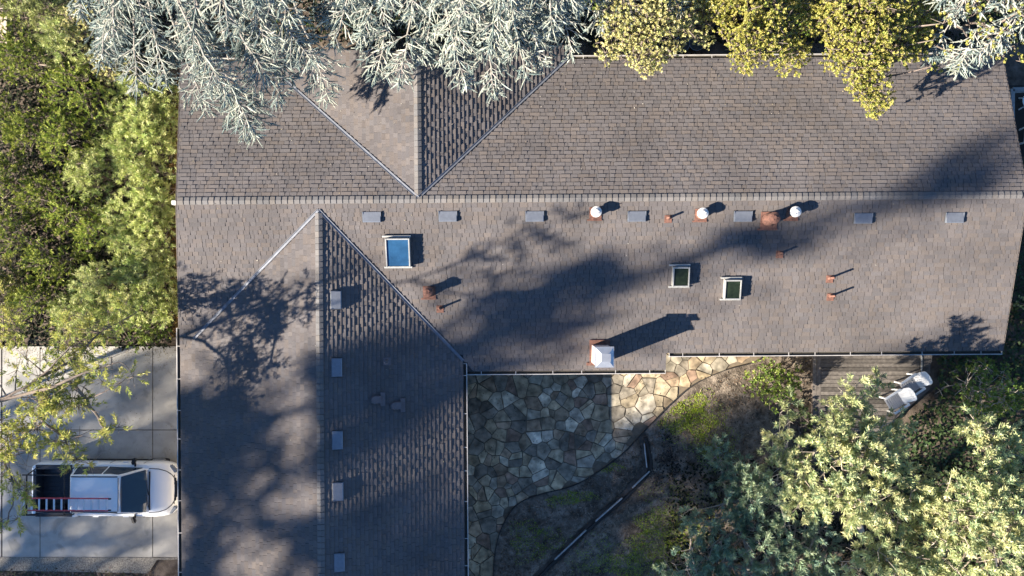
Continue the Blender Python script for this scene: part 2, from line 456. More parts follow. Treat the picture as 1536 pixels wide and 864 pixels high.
# walls below the eaves
bm = bmesh.new()
i_ = 0.6
wl, wr = cNW.x+i_, cSE.x-i_
prism(bm, [(wl, yS1+i_), (wr, yS1+i_), (wr, yN-i_), (wl, yN-i_)], GZ, ZE-0.15)
obj('wall', bm, 'wall', house)
bm = bmesh.new(); prism(bm, [(xWW+i_, YSOUTH+i_), (xWE-i_, YSOUTH+i_), (xWE-i_, yS1+i_-0.003), (xWW+i_, yS1+i_-0.003)], GZ, ZE-0.15); obj('wall', bm, 'wall', house)
bm = bmesh.new(); prism(bm, [(xNWe+i_, yN-i_+0.003), (xNEe-i_, yN-i_+0.003), (xNEe-i_, YNORTH-0.5), (xNWe+i_, YNORTH-0.5)], GZ, ZE-0.15); obj('wall', bm, 'wall', house)
# gable end infill
for x, s in ((wl+0.02, -1), (wr-0.02, 1)):
    bm = bmesh.new(); y0, y1 = yS1+i_, yN-i_
    vs = [(x, y0, ZE-0.16), (x, y1, ZE-0.16), (x, y1, zat(PN, x, y1)-0.17), (x, Yr, ZR-0.17), (x, y0, zat(PS, x, y0)-0.17)]
    A_ = [bm.verts.new(v) for v in vs]; B_ = [bm.verts.new((v[0]-s*0.1, v[1], v[2])) for v in vs]
    bm.faces.new(A_); bm.faces.new(B_[::-1])
    for k in range(5): bm.faces.new((A_[k], A_[(k+1) % 5], B_[(k+1) % 5], B_[k]))
    obj('gable_wall', bm, 'wall', house)

def gutter(p0, p1, z, out):
    """trough along an eave: back, floor, pale lip and strap hangers"""
    p0, p1 = Vector((p0[0], p0[1], 0)), Vector((p1[0], p1[1], 0)); d = (p1-p0); ln = d.length; d.normalize(); o = Vector((out[0], out[1], 0))
    mt = Matrix((( d.x, o.x, 0, p0.x), (d.y, o.y, 0, p0.y), (0, 0, 1, z), (0, 0, 0, 1)))
    bm = bmesh.new()
    box(bm, ln, 0.026, 0.11, (ln/2, 0.118, -0.055), mt)
    box(bm, ln, 0.11, 0.012, (ln/2, 0.055, -0.105), mt)
    for xx in (0.006, ln-0.006): box(bm, 0.012, 0.115, 0.10, (xx, 0.05, -0.05), mt)
    n = max(1, int(ln/1.05))
    for k in range(n): box(bm, 0.022, 0.12, 0.006, ((k+0.5+random.uniform(-.15, .15))*ln/n, 0.062, -0.004), mt)
    gt = obj('gutter', bm, 'gutter', house)
    bm = bmesh.new(); box(bm, ln-0.03, 0.085, 0.02, (ln/2, 0.055, -0.085), mt); obj('gutter_debris', bm, 'gutter_in', gt)
x9 = hit(999, 540, PS).x
gutter((vE.x+0.05, yS2), (x9, yS2), zat(PS, 0, yS2)+0.005, (0, -1))
gutter((x9+0.1, yS1), (cSE.x, yS1), ZE+0.005, (0, -1))
gutter((cNE.x, yN), (xNEe+0.15, yN), ZE+0.005, (0, 1))
gutter((cNW.x, yN), (xNWe-0.15, yN), ZE+0.005, (0, 1))
gutter((xWW, YSOUTH), (xWW, L(270, 492, 2.7).y), zat(PWW, xWW, 0)+0.005, (-1, 0))
gutter((xWE, YSOUTH), (xWE, vE.y-0.1), zat(PWE, xWE, 0)+0.005, (1, 0))
gutter((xNEe, YNORTH), (xNEe, yN+0.15), ZE+0.005, (1, 0))
for px, py, z in ((262, 304, ZR-0.1), (275, 491, 2.75), (273, 132, 2.8)):
    bm = bmesh.new(); c = L(px, py, z); box(bm, 0.17, 0.14, 0.2, (c.x, c.y, z-0.04), bev=0.01); obj('beam_end', bm, 'white', house)
# rake boards
for p, q in (((cNE.x, yN, ZE), (ridgeE.x, Yr, ZR)), ((ridgeE.x, Yr, ZR), (cSE.x, yS1, ZE)), ((cNW.x, yN, ZE), (ridgeW.x, Yr, ZR)), ((ridgeW.x, Yr, ZR), (xWW+0.08, rakeSW.y, rakeSW.z))):
    bm = bmesh.new(); p, q = Vector(p), Vector(q); s = 0.014 if p.x > 0 else -0.014
    vs = [bm.verts.new((r.x+o, r.y, r.z+zz)) for r in (p, q) for o in (s, s*2.6) for zz in (0.012, -0.17)]
    for f in ((0, 1, 3, 2), (4, 6, 7, 5), (0, 4, 5, 1), (2, 3, 7, 6), (0, 2, 6, 4), (1, 5, 7, 3)): bm.faces.new([vs[k] for k in f])
    obj('rake_board', bm, 'fascia', house)

# ------------------------------------------------------------------ things on the roof (parts of the house)
def frame_on(pl, p):
    z0, a, b = pl
    n = Vector((-a, -b, 1)).normalized(); v = Vector((a, b, a*a+b*b)).normalized(); u = v.cross(n)
    return Matrix(((u.x, v.x, n.x, p.x), (u.y, v.y, n.y, p.y), (u.z, v.z, n.z, p.z), (0, 0, 0, 1)))
def slant_vent(px, py, pl):
    """low slant-back vent: u across the slope, v up the slope"""
    mt = frame_on(pl, hit(px, py, pl)); bm = bmesh.new()
    w, l, h = 0.56, 0.33, 0.105
    vs = []
    for x in (-w/2, w/2):
        vs += [(x, -l/2, 0.01), (x, -l/2, h), (x, -l/2+0.03, h+0.008), (x, l/2, 0.055), (x, l/2+0.02, 0.01)]
    v = [bm.verts.new(mt @ Vector(k)) for k in vs]
    for k in range(5): bm.faces.new((v[k], v[(k+1) % 5], v[5+(k+1) % 5], v[5+k]))
    bm.faces.new(v[:5][::-1]); bm.faces.new(v[5:])
    for x in (-w/2-0.012, w/2+0.012): box(bm, 0.022, l+0.02, 0.05, (x, 0, 0.05), mt)
    o = obj('roof_vent', bm, 'galv', house)
    bm = bmesh.new(); box(bm, w+0.10, l+0.02, 0.006, (0, 0.0, 0.033), mt); obj('flange', bm, 'shingle' if False else 'roofing', o)
for px, py in ((558, 325), (672, 324), (802, 324), (955, 324), (1114, 324), (1294, 327), (1431, 326)): slant_vent(px, py, PS)
for px, py in ((504, 450), (505, 551), (506, 660), (507, 737), (509, 843)): slant_vent(px, py, PWE)

def pipe(px, py, pl, r, h, mat='rust', flash=0.36, cap=None, cap_r=0.0, cap_mat='white', name='vent_pipe', cone=0.12):
    p = hit(px, py, pl); mt = frame_on(pl, p); bm = bmesh.new()
    cyl(bm, r, r, p+Vector((0, 0, -0.05)), p+Vector((0, 0, h)), 18)
    o = obj(name, bm, mat, house, True)
    bm = bmesh.new(); box(bm, flash, flash*1.05, 0.008, (0, -0.03, 0.034), mt)
    cyl(bm, r*1.25+0.02, r*1.02, p+Vector((0, 0, 0.02)), p+Vector((0, 0, cone+0.03)), 18, cap=False)
    if flash > 0.3: box(bm, flash*1.2, 0.05, 0.012, (-0.03, -flash*0.6, 0.04), mt)
    obj('flashing', bm, mat, o)
    if cap_r:
        bm = bmesh.new(); t = p+Vector((0, 0, h))
        cyl(bm, cap_r, cap_r, t+Vector((0, 0, -0.1)), t, 24); cyl(bm, cap_r, cap_r*0.45, t, t+Vector((0, 0, 0.04)), 24); cyl(bm, cap_r*0.42, cap_r*0.36, t+Vector((0, 0, 0.035)), t+Vector((0, 0, 0.06)), 16)
        for k in range(3):
            an = k*2.1; cyl(bm, 0.012, 0.012, t+Vector((math.cos(an)*cap_r*.5, math.sin(an)*cap_r*.5, 0.03)), t+Vector((math.cos(an)*cap_r*.5, math.sin(an)*cap_r*.5, 0.08)), 6)
        obj('cap', bm, cap_mat, o)
    return o
for px, py, h in ((893, 319, 0.38), (1051, 321, 0.38), (1188, 319, 0.40)):
    pipe(px, py, PS, 0.12, h, 'rust', 0.40, cap_r=0.175, name='flue', cone=0.2)
pipe(1153, 329, PS, 0.17, 0.62, 'rust', 0.55, cap_r=0.19, cap_mat='rust', name='flue', cone=0.3)
pipe(644, 437, PS, 0.14, 0.55, 'rust', 0.42, cap_r=0.165, cap_mat='rust', name='flue', cone=0.22)
for px, py, h in ((1002, 327, 0.30), (1169, 380, 0.36), (1244, 417, 0.46), (1245, 444, 0.46), (660, 462, 0.42)): pipe(px, py, PS, 0.036, h, 'rust', 0.24)
pipe(579, 542, PWE, 0.05, 0.25, 'darkvent', 0.26)
def hood(px, py):
    p = hit(px, py, PWE); mt = frame_on(PWE, p); bm = bmesh.new()
    # a D-shaped hood whose round end points up the slope
    prof = [(-0.14, -0.16)]+[(0.14*math.cos(t), 0.06+0.14*math.sin(t)) for t in [math.pi-i*math.pi/10 for i in range(11)]]+[(0.14, -0.16)]
    A_ = [bm.verts.new(mt @ Vector((x, y, 0.02))) for x, y in prof]; B_ = [bm.verts.new(mt @ Vector((x*.85, y*.9, 0.17))) for x, y in prof]
    n = len(prof)
    for k in range(n): bm.faces.new((A_[k], A_[(k+1) % n], B_[(k+1) % n], B_[k]))
    bm.faces.new(B_); o = obj('roof_hood', bm, 'darkvent', house)
    bm = bmesh.new(); box(bm, 0.46, 0.16, 0.05, (0.0, -0.22, 0.05), mt); obj('flange', bm, 'darkvent', o)
hood(564, 599); hood(594, 608)
def skylight(px, py, w, l, glass, h=0.17):
    mt = frame_on(PS, hit(px, py, PS)); t = 0.042; bm = bmesh.new()
    for s in (-1, 1): box(bm, t, l, h, (s*(w/2-t/2), 0, h/2), mt, 0.006)
    for s in (-1, 1): box(bm, w-2*t-0.004, t, h-0.006, (0, s*(l/2-t/2), h/2), mt, 0.006)
    o = obj('skylight', bm, 'frame', house)
    bm = bmesh.new(); box(bm, w-2*t+0.01, l-2*t+0.01, 0.03, (0, 0, h-0.05), mt); obj('glass', bm, glass, o)
    bm = bmesh.new(); box(bm, w+0.14, 0.06, 0.05, (-0.03, -l/2-0.04, 0.06), mt, 0.006); obj('flashing', bm, 'frame', o)
    bm = bmesh.new(); box(bm, w+0.15, 0.06, 0.07, (-0.04, l/2+0.04, 0.075), mt, 0.006); obj('flashing', bm, 'frame', o)
skylight(598, 377, 0.80, 0.98, 'glassblue', 0.26); skylight(1020, 413, 0.56, 0.68, 'glassgreen', 0.24); skylight(1097, 432, 0.56, 0.68, 'glassgreen', 0.24)
# chimney
p = hit(899, 530, PS); bm = bmesh.new(); CHH = 1.72
prism(bm, [(p.x-0.27, p.y-0.30), (p.x+0.27, p.y-0.30), (p.x+0.27, p.y+0.30), (p.x-0.27, p.y+0.30)], p.z-0.3, p.z+CHH-0.12)
ch = obj('chimney', bm, 'stucco', house)
bm = bmesh.new(); zt = p.z+CHH-0.12
prism(bm, [(p.x-0.31, p.y-0.34), (p.x+0.31, p.y-0.34), (p.x+0.31, p.y+0.34), (p.x-0.31, p.y+0.34)], zt, zt+0.05)
b4 = [bm.verts.new((p.x+i*0.29, p.y+j*0.32, zt+0.052)) for i, j in ((-1, -1), (1, -1), (1, 1), (-1, 1))]
m4 = [bm.verts.new((p.x+0.03+i*0.10, p.y+j*0.10, zt+0.13)) for i, j in ((-1, -1), (1, -1), (1, 1), (-1, 1))]
for k in range(4): bm.faces.new((b4[k], b4[(k+1) % 4], m4[(k+1) % 4], m4[k]))
bm.faces.new(m4); obj('chimney_cap', bm, 'capmetal', ch)
bm = bmesh.new(); cyl(bm, 0.09, 0.09, (p.x+0.03, p.y, zt+0.1), (p.x+0.03, p.y, zt+0.26), 16); prism(bm, [(p.x-0.12, p.y-0.13), (p.x+0.18, p.y-0.13), (p.x+0.18, p.y+0.13), (p.x-0.12, p.y+0.13)], zt+0.262, zt+0.285)
obj('spark_cap', bm, 'capmetal', ch)
mt = frame_on(PS, p); bm = bmesh.new()
box(bm, 0.84, 0.10, 0.03, (-0.02, -0.37, 0.05), mt); box(bm, 0.70, 0.22, 0.03, (0, 0.40, 0.05), mt)
for s in (-1, 1): box(bm, 0.07, 0.64, 0.03, (s*0.305, 0, 0.05), mt)
obj('flashing', bm, 'rust', ch)

# ------------------------------------------------------------------ driveway (slabs with open joints)
def quad_px(bm, pts, z0, z1): prism(bm, [W(x, y, z1)[:2] for x, y in pts], z0, z1)
bm = bmesh.new()
xs = [3, 60, 229, 300]; ys = [519, 645, 836]
for i in range(3):
    for j in range(2):
        quad_px(bm, [(xs[i]+.6, ys[j+1]-.6), (xs[i+1]-.6, ys[j+1]-.6+(1.5 if j else 0)), (xs[i+1]-.6, ys[j]+.6), (xs[i]+.6, ys[j]+.6)], GZ-0.1, 0.03)
quad_px(bm, [(-260, 838), (1.5, 836), (1.5, 519), (-260, 519)], GZ-0.1, 0.03)
struct(obj('driveway', bm, 'concrete'))
bm = bmesh.new(); quad_px(bm, [(-250, 834), (298, 836), (298, 522), (-250, 522)], GZ-0.1, 0.006); struct(obj('driveway_joint', bm, 'joint'))
bm = bmesh.new(); quad_px(bm, [(-260, 851), (222, 860), (235, 840), (300, 839), (300, 836.8), (-260, 834.8)], GZ-0.1, 0.05); struct(obj('kerb_strip', bm, 'aggregate'))
bm = bmesh.new(); quad_px(bm, [(-60, 70), (5, 70), (5, 8), (-60, 8)], GZ-0.1, 0.02); struct(obj('path', bm, 'path'))
bm = bmesh.new(); quad_px(bm, [(5.2, 70), (10, 66), (10, 16), (5.2, 16)], GZ-0.1, 0.06); struct(obj('path_kerb', bm, 'curb'))

# ------------------------------------------------------------------ patio of irregular flagstones
CURVE = [(742, 905), (740, 864), (742, 832), (752, 792), (775, 757), (810, 741), (860, 728), (905, 702), (940, 674), (975, 637), (1005, 606), (1040, 577), (1085, 556), (1140, 538), (1150, 500)]
cw = [W(x, y, 0) for x, y in CURVE]; curve_w = smooth_path(cw, 5)
patio_poly = [tuple(v[:2]) for v in curve_w]+[tuple(W(680, 500)[:2]), tuple(W(680, 905)[:2])]
def near_curve(x, y):
    best = None
    for p, q in zip(curve_w[:-1], curve_w[1:]):
        d = q-p; t = max(0, min(1, ((x-p.x)*d.x+(y-p.y)*d.y)/max(1e-9, d.x*d.x+d.y*d.y)))
        cx, cy = p.x+d.x*t, p.y+d.y*t; r = math.hypot(x-cx, y-cy)
        if best is None or r < best[0]: best = (r, cx, cy)
    return best
def flagstones():
    seeds = []; rnd = random.Random(9)
    x0, y0 = W(685, 905)[:2]; x1, y1 = W(1160, 500)[:2]; wx0, wy0 = W(681, 904)[:2]; wy1 = W(0, 501)[1]
    for _ in range(6000):
        x, y = rnd.uniform(x0, x1), rnd.uniform(y0, y1); big = 0.25+0.36*(math.sin(x*1.3+2)*math.sin(y*1.1)*.5+.5)
        r = big*rnd.uniform(0.5, 1.5)
        if all((x-a)**2+(y-b)**2 > (0.5*(r+c))**2 for a, b, c in seeds): seeds.append((x, y, r))
    V, Fc, C = [], [], []
    pal = [(0.44, 0.37, 0.27), (0.40, 0.35, 0.27), (0.47, 0.41, 0.31), (0.35, 0.29, 0.22), (0.42, 0.35, 0.25), (0.33, 0.31, 0.27), (0.52, 0.48, 0.40), (0.36, 0.28, 0.21), (0.27, 0.25, 0.22), (0.31, 0.29, 0.25), (0.22, 0.20, 0.175), (0.60, 0.56, 0.49), (0.29, 0.21, 0.17)]
    def stone(poly):
        x, y = sum(p[0] for p in poly)/len(poly), sum(p[1] for p in poly)/len(poly); pp = []
        for k in range(len(poly)):
            a, b = poly[k], poly[(k+1) % len(poly)]; l = math.hypot(b[0]-a[0], b[1]-a[1])
            if l > 0.07: pp.append((a[0]+(x-a[0])*0.02, a[1]+(y-a[1])*0.02))
            if l > 0.22:
                t = rnd.uniform(.3, .7); q = rnd.uniform(-0.02, 0.10)
                mx, my = a[0]+(b[0]-a[0])*t, a[1]+(b[1]-a[1])*t; pp.append((mx+(x-mx)*q, my+(y-my)*q))
        if len(pp) < 3: return
        out = []
        for a in pp:
            if not inpoly(a[0], a[1], patio_poly) and wx0 < a[0] and wy0 < a[1] < wy1:
                _, cx, cy = near_curve(*a); a = (cx+(x-cx)*0.04, cy+(y-cy)*0.04)
            out.append(a)
        z = 0.035+rnd.uniform(-0.008, 0.010); n0 = len(V); m = len(out)
        V.extend((a[0], a[1], z+rnd.uniform(-.003, .003)) for a in out); V.extend((a[0], a[1], -0.02) for a in out)
        c = np.array(pal[rnd.randrange(len(pal))])*np.array([0.95, 0.90, 0.79])*rnd.uniform(0.72, 1.15)
        Fc.append(tuple(range(n0, n0+m))); C.append(c)
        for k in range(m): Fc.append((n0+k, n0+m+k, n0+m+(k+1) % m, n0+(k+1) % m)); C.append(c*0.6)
    for i, (x, y, r) in enumerate(seeds):
        if not inpoly(x, y, patio_poly): continue
        hp = []
        for j, (a, b, c) in enumerate(seeds):
            if i == j or (a-x)**2+(b-y)**2 > 4: continue
            dx, dy = a-x, b-y; l = math.hypot(dx, dy)
            m = 0.5*l+(r*r-c*c)/(8*l)-0.007
            hp.append((dx/l, dy/l, (dx*x+dy*y)/l+m))
        poly = clip([(x-1.2, y-1.2), (x+1.2, y-1.2), (x+1.2, y+1.2), (x-1.2, y+1.2)], hp)
        if len(poly) < 3: continue
        parts = [poly]
        if r > 0.40 and rnd.random() < 0.7:
            an = rnd.uniform(0, math.pi); nx, ny = math.cos(an), math.sin(an); d0 = nx*x+ny*y+rnd.uniform(-.1, .1)
            parts = [q for q in (clip(poly, [(nx, ny, d0-0.010)]), clip(poly, [(-nx, -ny, -d0-0.010)])) if len(q) > 2]
        for poly in parts: stone(poly)
    return V, Fc, C
V_, F_, C_ = flagstones()
struct(pydata('patio', V_, F_, 'stone', None, C_))
bm = bmesh.new(); prism(bm, patio_poly, GZ-0.05, 0.008); struct(obj('patio_mortar', bm, 'mortar'))

# garden bed edging along the patio
bm = bmesh.new()
for p, q in zip(curve_w[:-1], curve_w[1:]):
    d = q-p; a = math.atan2(d.y, d.x)
    box(bm, d.length+0.01, 0.03, 0.16, (0, 0, 0), Matrix.Translation((p+q)/2+Vector((0, 0, 0.0)))@Matrix.Rotation(a, 4, 'Z'))
tag(obj('garden_edging', bm, 'darkedge'), 'thin dark curved edging strip between the flagstone patio and the garden bed', 'garden edging')

# ------------------------------------------------------------------ garden soil with mounds and a trench
TRENCH = [W(x, y) for x, y in ((964, 655), (972, 702), (935, 745), (880, 792), (812, 858), (780, 890))]
def seg_dist(x, y, pts):
    b = 9e9
    for p, q in zip(pts[:-1], pts[1:]):
        d = q-p; t = max(0, min(1, ((x-p.x)*d.x+(y-p.y)*d.y)/(d.x*d.x+d.y*d.y)))
        b = min(b, math.hypot(x-p.x-d.x*t, y-p.y-d.y*t))
    return b
from mathutils import noise as mnoise
def soil_z(x, y):
    n = mnoise.fractal(Vector((x*1.1, y*1.1, 3.1)), 0.8, 2.2, 5)
    d = near_curve(x, y)[0]
    z = 0.02+0.07*n*min(1, d/0.4)+0.06*min(1, d/1.5)
    t = seg_dist(x, y, TRENCH)
    z -= 0.34*math.exp(-(t/0.13)**2)
    z += 0.08*math.exp(-((t-0.4)/0.25)**2)
    return z
def garden():
    x0, x1 = W(700, 0)[0], W(1240, 0)[0]; y0, y1 = W(0, 902)[1], W(0, 503)[1]
    st = 0.075; nx = int((x1-x0)/st); ny = int((y1-y0)/st)
    keep = {}; V = []; Fc = []
    ins = [[not inpoly(x0+i*st, y0+j*st, patio_poly) for i in range(nx+1)] for j in range(ny+1)]
    for j in range(ny):
        for i in range(nx):
            c = ((i, j), (i+1, j), (i+1, j+1), (i, j+1))
            if not any(ins[b][a] for a, b in c): continue
            f = []
            for a, b in c:
                if (a, b) not in keep:
                    x, y = x0+a*st, y0+b*st
                    if ins[b][a]: z = soil_z(x, y)
                    else:
                        _, x, y = near_curve(x, y); z = 0.015
                    keep[(a, b)] = len(V); V.append((x, y, z))
                f.append(keep[(a, b)])
            Fc.append(tuple(f))
    return V, Fc
V_, F_ = garden()
gs = struct(pydata('garden_soil', V_, F_, 'gsoil'))
for p in gs.data.polygons: p.use_smooth = True

# loose mulch and twigs on the soil: nobody could count it
GARDEN_PX = [(745, 870), (755, 795), (778, 762), (865, 732), (945, 676), (1010, 610), (1090, 560), (1220, 530), (1240, 870)]
acc = Acc(); n = 26000
px = rng.uniform(735, 1240, n); py = rng.uniform(525, 885, n)
keep = [i for i in range(n) if inpoly(px[i], py[i], GARDEN_PX)]
P = np.array([[*W(px[i], py[i])[:2], 0] for i in keep])
P[:, 2] = [soil_z(x, y)+0.015 for x, y, _ in P]
D = rng.normal(size=P.shape)*np.array([1, 1, 0.25]); D = nrm(D)
pal = np.array([(0.10, 0.075, 0.05), (0.16, 0.13, 0.10), (0.24, 0.20, 0.16), (0.07, 0.055, 0.04), (0.30, 0.24, 0.18), (0.17, 0.10, 0.06)])
acc.add(leaves(P, D, rng.uniform(0.04, 0.16, len(P)), rng.uniform(0.012, 0.035, len(P)), 0.4), pal[rng.integers(0, 6, len(P))]*rng.uniform(.6, 1.2, (len(P), 1)))
stuff(acc.build('mulch', 'chips'), 'loose brown mulch and twigs scattered over the garden bed', 'mulch')
# moss and short grass patches
acc = Acc()
for cx, cy, rx, ry, n in ((1030, 620, 40, 36, 4600), (1055, 640, 50, 44, 1500), (1000, 800, 60, 34, 4200), (1020, 770, 60, 50, 1600), (960, 845, 70, 26, 2800), (900, 830, 60, 30, 700), (850, 745, 40, 12, 1100), (800, 810, 40, 30, 1200), (1070, 680, 30, 30, 900), (900, 700, 30, 10, 600)):
    a = rng.uniform(0, 2*np.pi, n); r = np.sqrt(rng.uniform(0, 1, n))*(1+0.25*np.sin(a*3+cx)+0.15*np.sin(a*7))
    px, py = cx+np.cos(a)*r*rx, cy+np.sin(a)*r*ry
    P = np.array([[*W(x, y)[:2], 0] for x, y in zip(px, py) if inpoly(x, y, GARDEN_PX)])
    P[:, 2] = [soil_z(x, y)+0.005 for x, y, _ in P]
    D = nrm(rng.normal(size=P.shape)*np.array([1, 1, .3])+np.array([0, 0, 0.25]))
    acc.add(leaves(P, D, rng.uniform(0.03, 0.085, len(P)), rng.uniform(0.012, 0.024, len(P)), .5), vary((0.28, 0.36, 0.03), len(P), 0.45, 0.12))
stuff(acc.build('moss', 'leaf_dense'), 'yellow green moss and short grass patches on the garden soil', 'moss')
acc = Acc(); n = 700
a = rng.uniform(0, 6.28, n); r = np.sqrt(rng.uniform(0, 1, n)); kk = rng.integers(0, 5, n); px = np.array([1000, 1008, 995, 985, 1012])[kk]+np.cos(a)*r*np.array([9, 7, 8, 12, 6])[kk]+rng.normal(0, 4, n); py = np.array([655, 680, 690, 720, 705])[kk]+np.sin(a)*r*np.array([10, 14, 10, 14, 12])[kk]+rng.normal(0, 5, n)
P = np.array([[*W(x, y)[:2], 0] for x, y in zip(px, py)]); P[:, 2] = [soil_z(x, y) for x, y, _ in P]; P[:, 2] += rng.uniform(0, .14, n)*(1-r)
D = nrm(rng.normal(size=P.shape))
acc.add(leaves(P, D, rng.uniform(.04, .12, n), rng.uniform(.03, .07, n)), np.array([(0.022, 0.02, 0.02), (0.04, 0.035, 0.03), (0.015, 0.014, 0.014), (0.09, 0.075, 0.065)])[rng.integers(0, 4, n)])
stuff(acc.build('dark_debris', 'chips'), 'heap of dark burnt looking debris on the garden soil', 'debris')
P, k = [], 0; rs_ = random.Random(33)
while len(P) < 340:
    px, py = rs_.uniform(270, 1530), rs_.uniform(85, 864)
    if rs_.random() < .55: px, py = rs_.choice([(rs_.gauss(480, 90), rs_.uniform(90, 330)), (rs_.uniform(280, 900), 90+abs(rs_.gauss(0, 60))), (rs_.uniform(900, 1450), 90+abs(rs_.gauss(0, 50)))])
    for pl, poly, _ in polys:
        h_ = hit(px, py, pl)
        if inpoly(h_.x, h_.y, poly): P.append((h_.x*CT-h_.y*ST, h_.x*ST+h_.y*CT, h_.z+.035)); break
P = np.array(P); n = len(P); acc = Acc()
acc.add(leaves(P, nrm(rng.normal(size=P.shape)*np.array([1, 1, .2])), rng.uniform(.02, .06, n), rng.uniform(.012, .03, n), .2), np.array([(0.45, 0.42, 0.36), (0.20, 0.15, 0.09), (0.10, 0.08, 0.06), (0.35, 0.30, 0.18)])[rng.integers(0, 4, n)])
stuff(acc.build('roof_litter', 'chips'), 'small bits of fallen leaf and twig lying on the roof', 'leaf litter')
acc = Acc(); n = 1800
px = rng.uniform(700, 1100, n); py = rng.uniform(560, 862, n); P = np.array([[*W(x, y)[:2], .05] for x, y in zip(px, py)])
P = P[[inpoly(x, y, patio_poly) for x, y, _ in P]]; n = len(P)
acc.add(leaves(P, nrm(rng.normal(size=P.shape)*np.array([1, 1, .2])), rng.uniform(.02, .08, n), rng.uniform(.01, .035, n), .3), np.array([(0.16, 0.12, 0.07), (0.07, 0.055, 0.04), (0.26, 0.22, 0.14), (0.05, 0.05, 0.03)])[rng.integers(0, 4, n)])
stuff(acc.build('patio_litter', 'chips'), 'small leaf bits scattered over the flagstone patio', 'leaf litter')
# leaf bits blown along the driveway edge and over the slabs
acc = Acc(); n = 1500
px = rng.uniform(5, 270, n); py = 522+np.abs(rng.normal(0, 1, n))*rng.choice([6, 22, 120], n)
ok = py < 832; px, py = px[ok], py[ok]; n = len(px)
P = np.array([[*W(x, y)[:2], 0.034] for x, y in zip(px, py)]); D = nrm(rng.normal(size=P.shape)*np.array([1, 1, .15]))
acc.add(leaves(P, D, rng.uniform(.02, .06, n), rng.uniform(.01, .025, n), .3), np.array([(0.16, 0.11, 0.05), (0.08, 0.06, 0.04), (0.22, 0.18, 0.07)])[rng.integers(0, 3, n)])
stuff(acc.build('fallen_leaves', 'chips'), 'small fallen leaves along the upper driveway edge', 'fallen leaves')
# weathered boards standing along the trench
def board(a, b, lab, w=0.045, h=0.18):
    p, q = W(*a), W(*b); d = q-p; m = (p+q)/2; bm = bmesh.new()
    box(bm, d.length, w, h, (0, 0, h/2), None, 0.004)
    o = obj('edging_board', bm, 'edging'); o.location = (m.x, m.y, 0.0); o.rotation_euler = (R(6), 0, math.atan2(d.y, d.x))
    tag(o, lab, 'edging board', 'weathered boards along the garden trench')
board((966, 664), (970, 700), 'short weathered board standing in the trench nearest the pale flagstones')
board((974, 706), (948, 731), 'pale weathered board at the bend of the garden trench')
board((933, 746), (893, 781), 'long weathered board lying along the middle of the garden trench')
board((879, 794), (832, 838), 'weathered board at the lower end of the garden trench')

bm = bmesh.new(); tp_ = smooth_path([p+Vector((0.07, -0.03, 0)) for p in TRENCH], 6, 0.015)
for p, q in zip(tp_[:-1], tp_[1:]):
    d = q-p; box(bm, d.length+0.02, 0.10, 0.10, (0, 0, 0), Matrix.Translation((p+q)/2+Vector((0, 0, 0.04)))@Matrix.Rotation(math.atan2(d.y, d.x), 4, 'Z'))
tag(obj('trench_shade', bm, 'darkedge'), 'black strip added as shade along the whole garden trench beside the pale boards', 'trench shade strip')  # dark strip added to give the trench its shade
# ------------------------------------------------------------------ deck
dk = thing('deck', 'low grey wooden deck with horizontal boards and a slanted corner beside the house', 'deck', W(1300, 590, 0))
DECK = [(1219, 500), (1399, 500), (1397, 584), (1336, 636), (1300, 690), (1219, 690)]
DZ = 0.32
def deck():
    poly = [tuple((W(x, y, DZ)-dk.location)[:2]) for x, y in DECK]; hp = halfplanes(poly); V, Fc, C = [], [], []
    x0, x1 = min(p[0] for p in poly), max(p[0] for p in poly); y0, y1 = min(p[1] for p in poly), max(p[1] for p in poly)
    y = y0; rnd = random.Random(2)
    while y < y1:
        q = clip([(x0+0.30, y+0.008), (x1, y+0.008), (x1, y+0.142), (x0+0.30, y+0.142)], hp); y += 0.15
        if len(q) < 3: continue
        z = DZ+rnd.uniform(-.004, .004); n0 = len(V); m = len(q); c = np.array((0.125, 0.112, 0.10))*rnd.uniform(0.55, 1.25)
        V += [(a, b, z) for a, b in q]+[(a, b, z-0.04) for a, b in q]
        Fc.append(tuple(range(n0, n0+m))); C.append(c)
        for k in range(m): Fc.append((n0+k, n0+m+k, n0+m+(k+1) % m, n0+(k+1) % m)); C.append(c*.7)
    for xa in (x0, x0+0.15):
        n0 = len(V); c = np.array((0.17, 0.15, 0.135))*rnd.uniform(.9, 1.1)
        q = [(xa+.006, y0), (xa+.144, y0), (xa+.144, y1), (xa+.006, y1)]
        V += [(a, b, DZ+.004) for a, b in q]+[(a, b, DZ-.04) for a, b in q]; Fc.append((n0, n0+1, n0+2, n0+3)); C.append(c)
        for k in range(4): Fc.append((n0+k, n0+4+k, n0+4+(k+1) % 4, n0+(k+1) % 4)); C.append(c*.7)
    return V, Fc, C, poly
V_, F_, C_, dpoly = deck()
pydata('boards', V_, F_, 'deckwood', dk, C_)
bm = bmesh.new(); cx = sum(p[0] for p in dpoly)/6; cy = sum(p[1] for p in dpoly)/6
prism(bm, [(cx+(a-cx)*.985, cy+(b-cy)*.985) for a, b in dpoly], 0.0, DZ-0.05); obj('deck_frame', bm, 'fascia', dk)
bm = bmesh.new(); p = W(1382, 545, DZ)-dk.location
box(bm, 0.05, 1.1, 0.03, (p.x, p.y-0.05, DZ+0.022)); obj('edge_trim', bm, 'greyrail', dk)

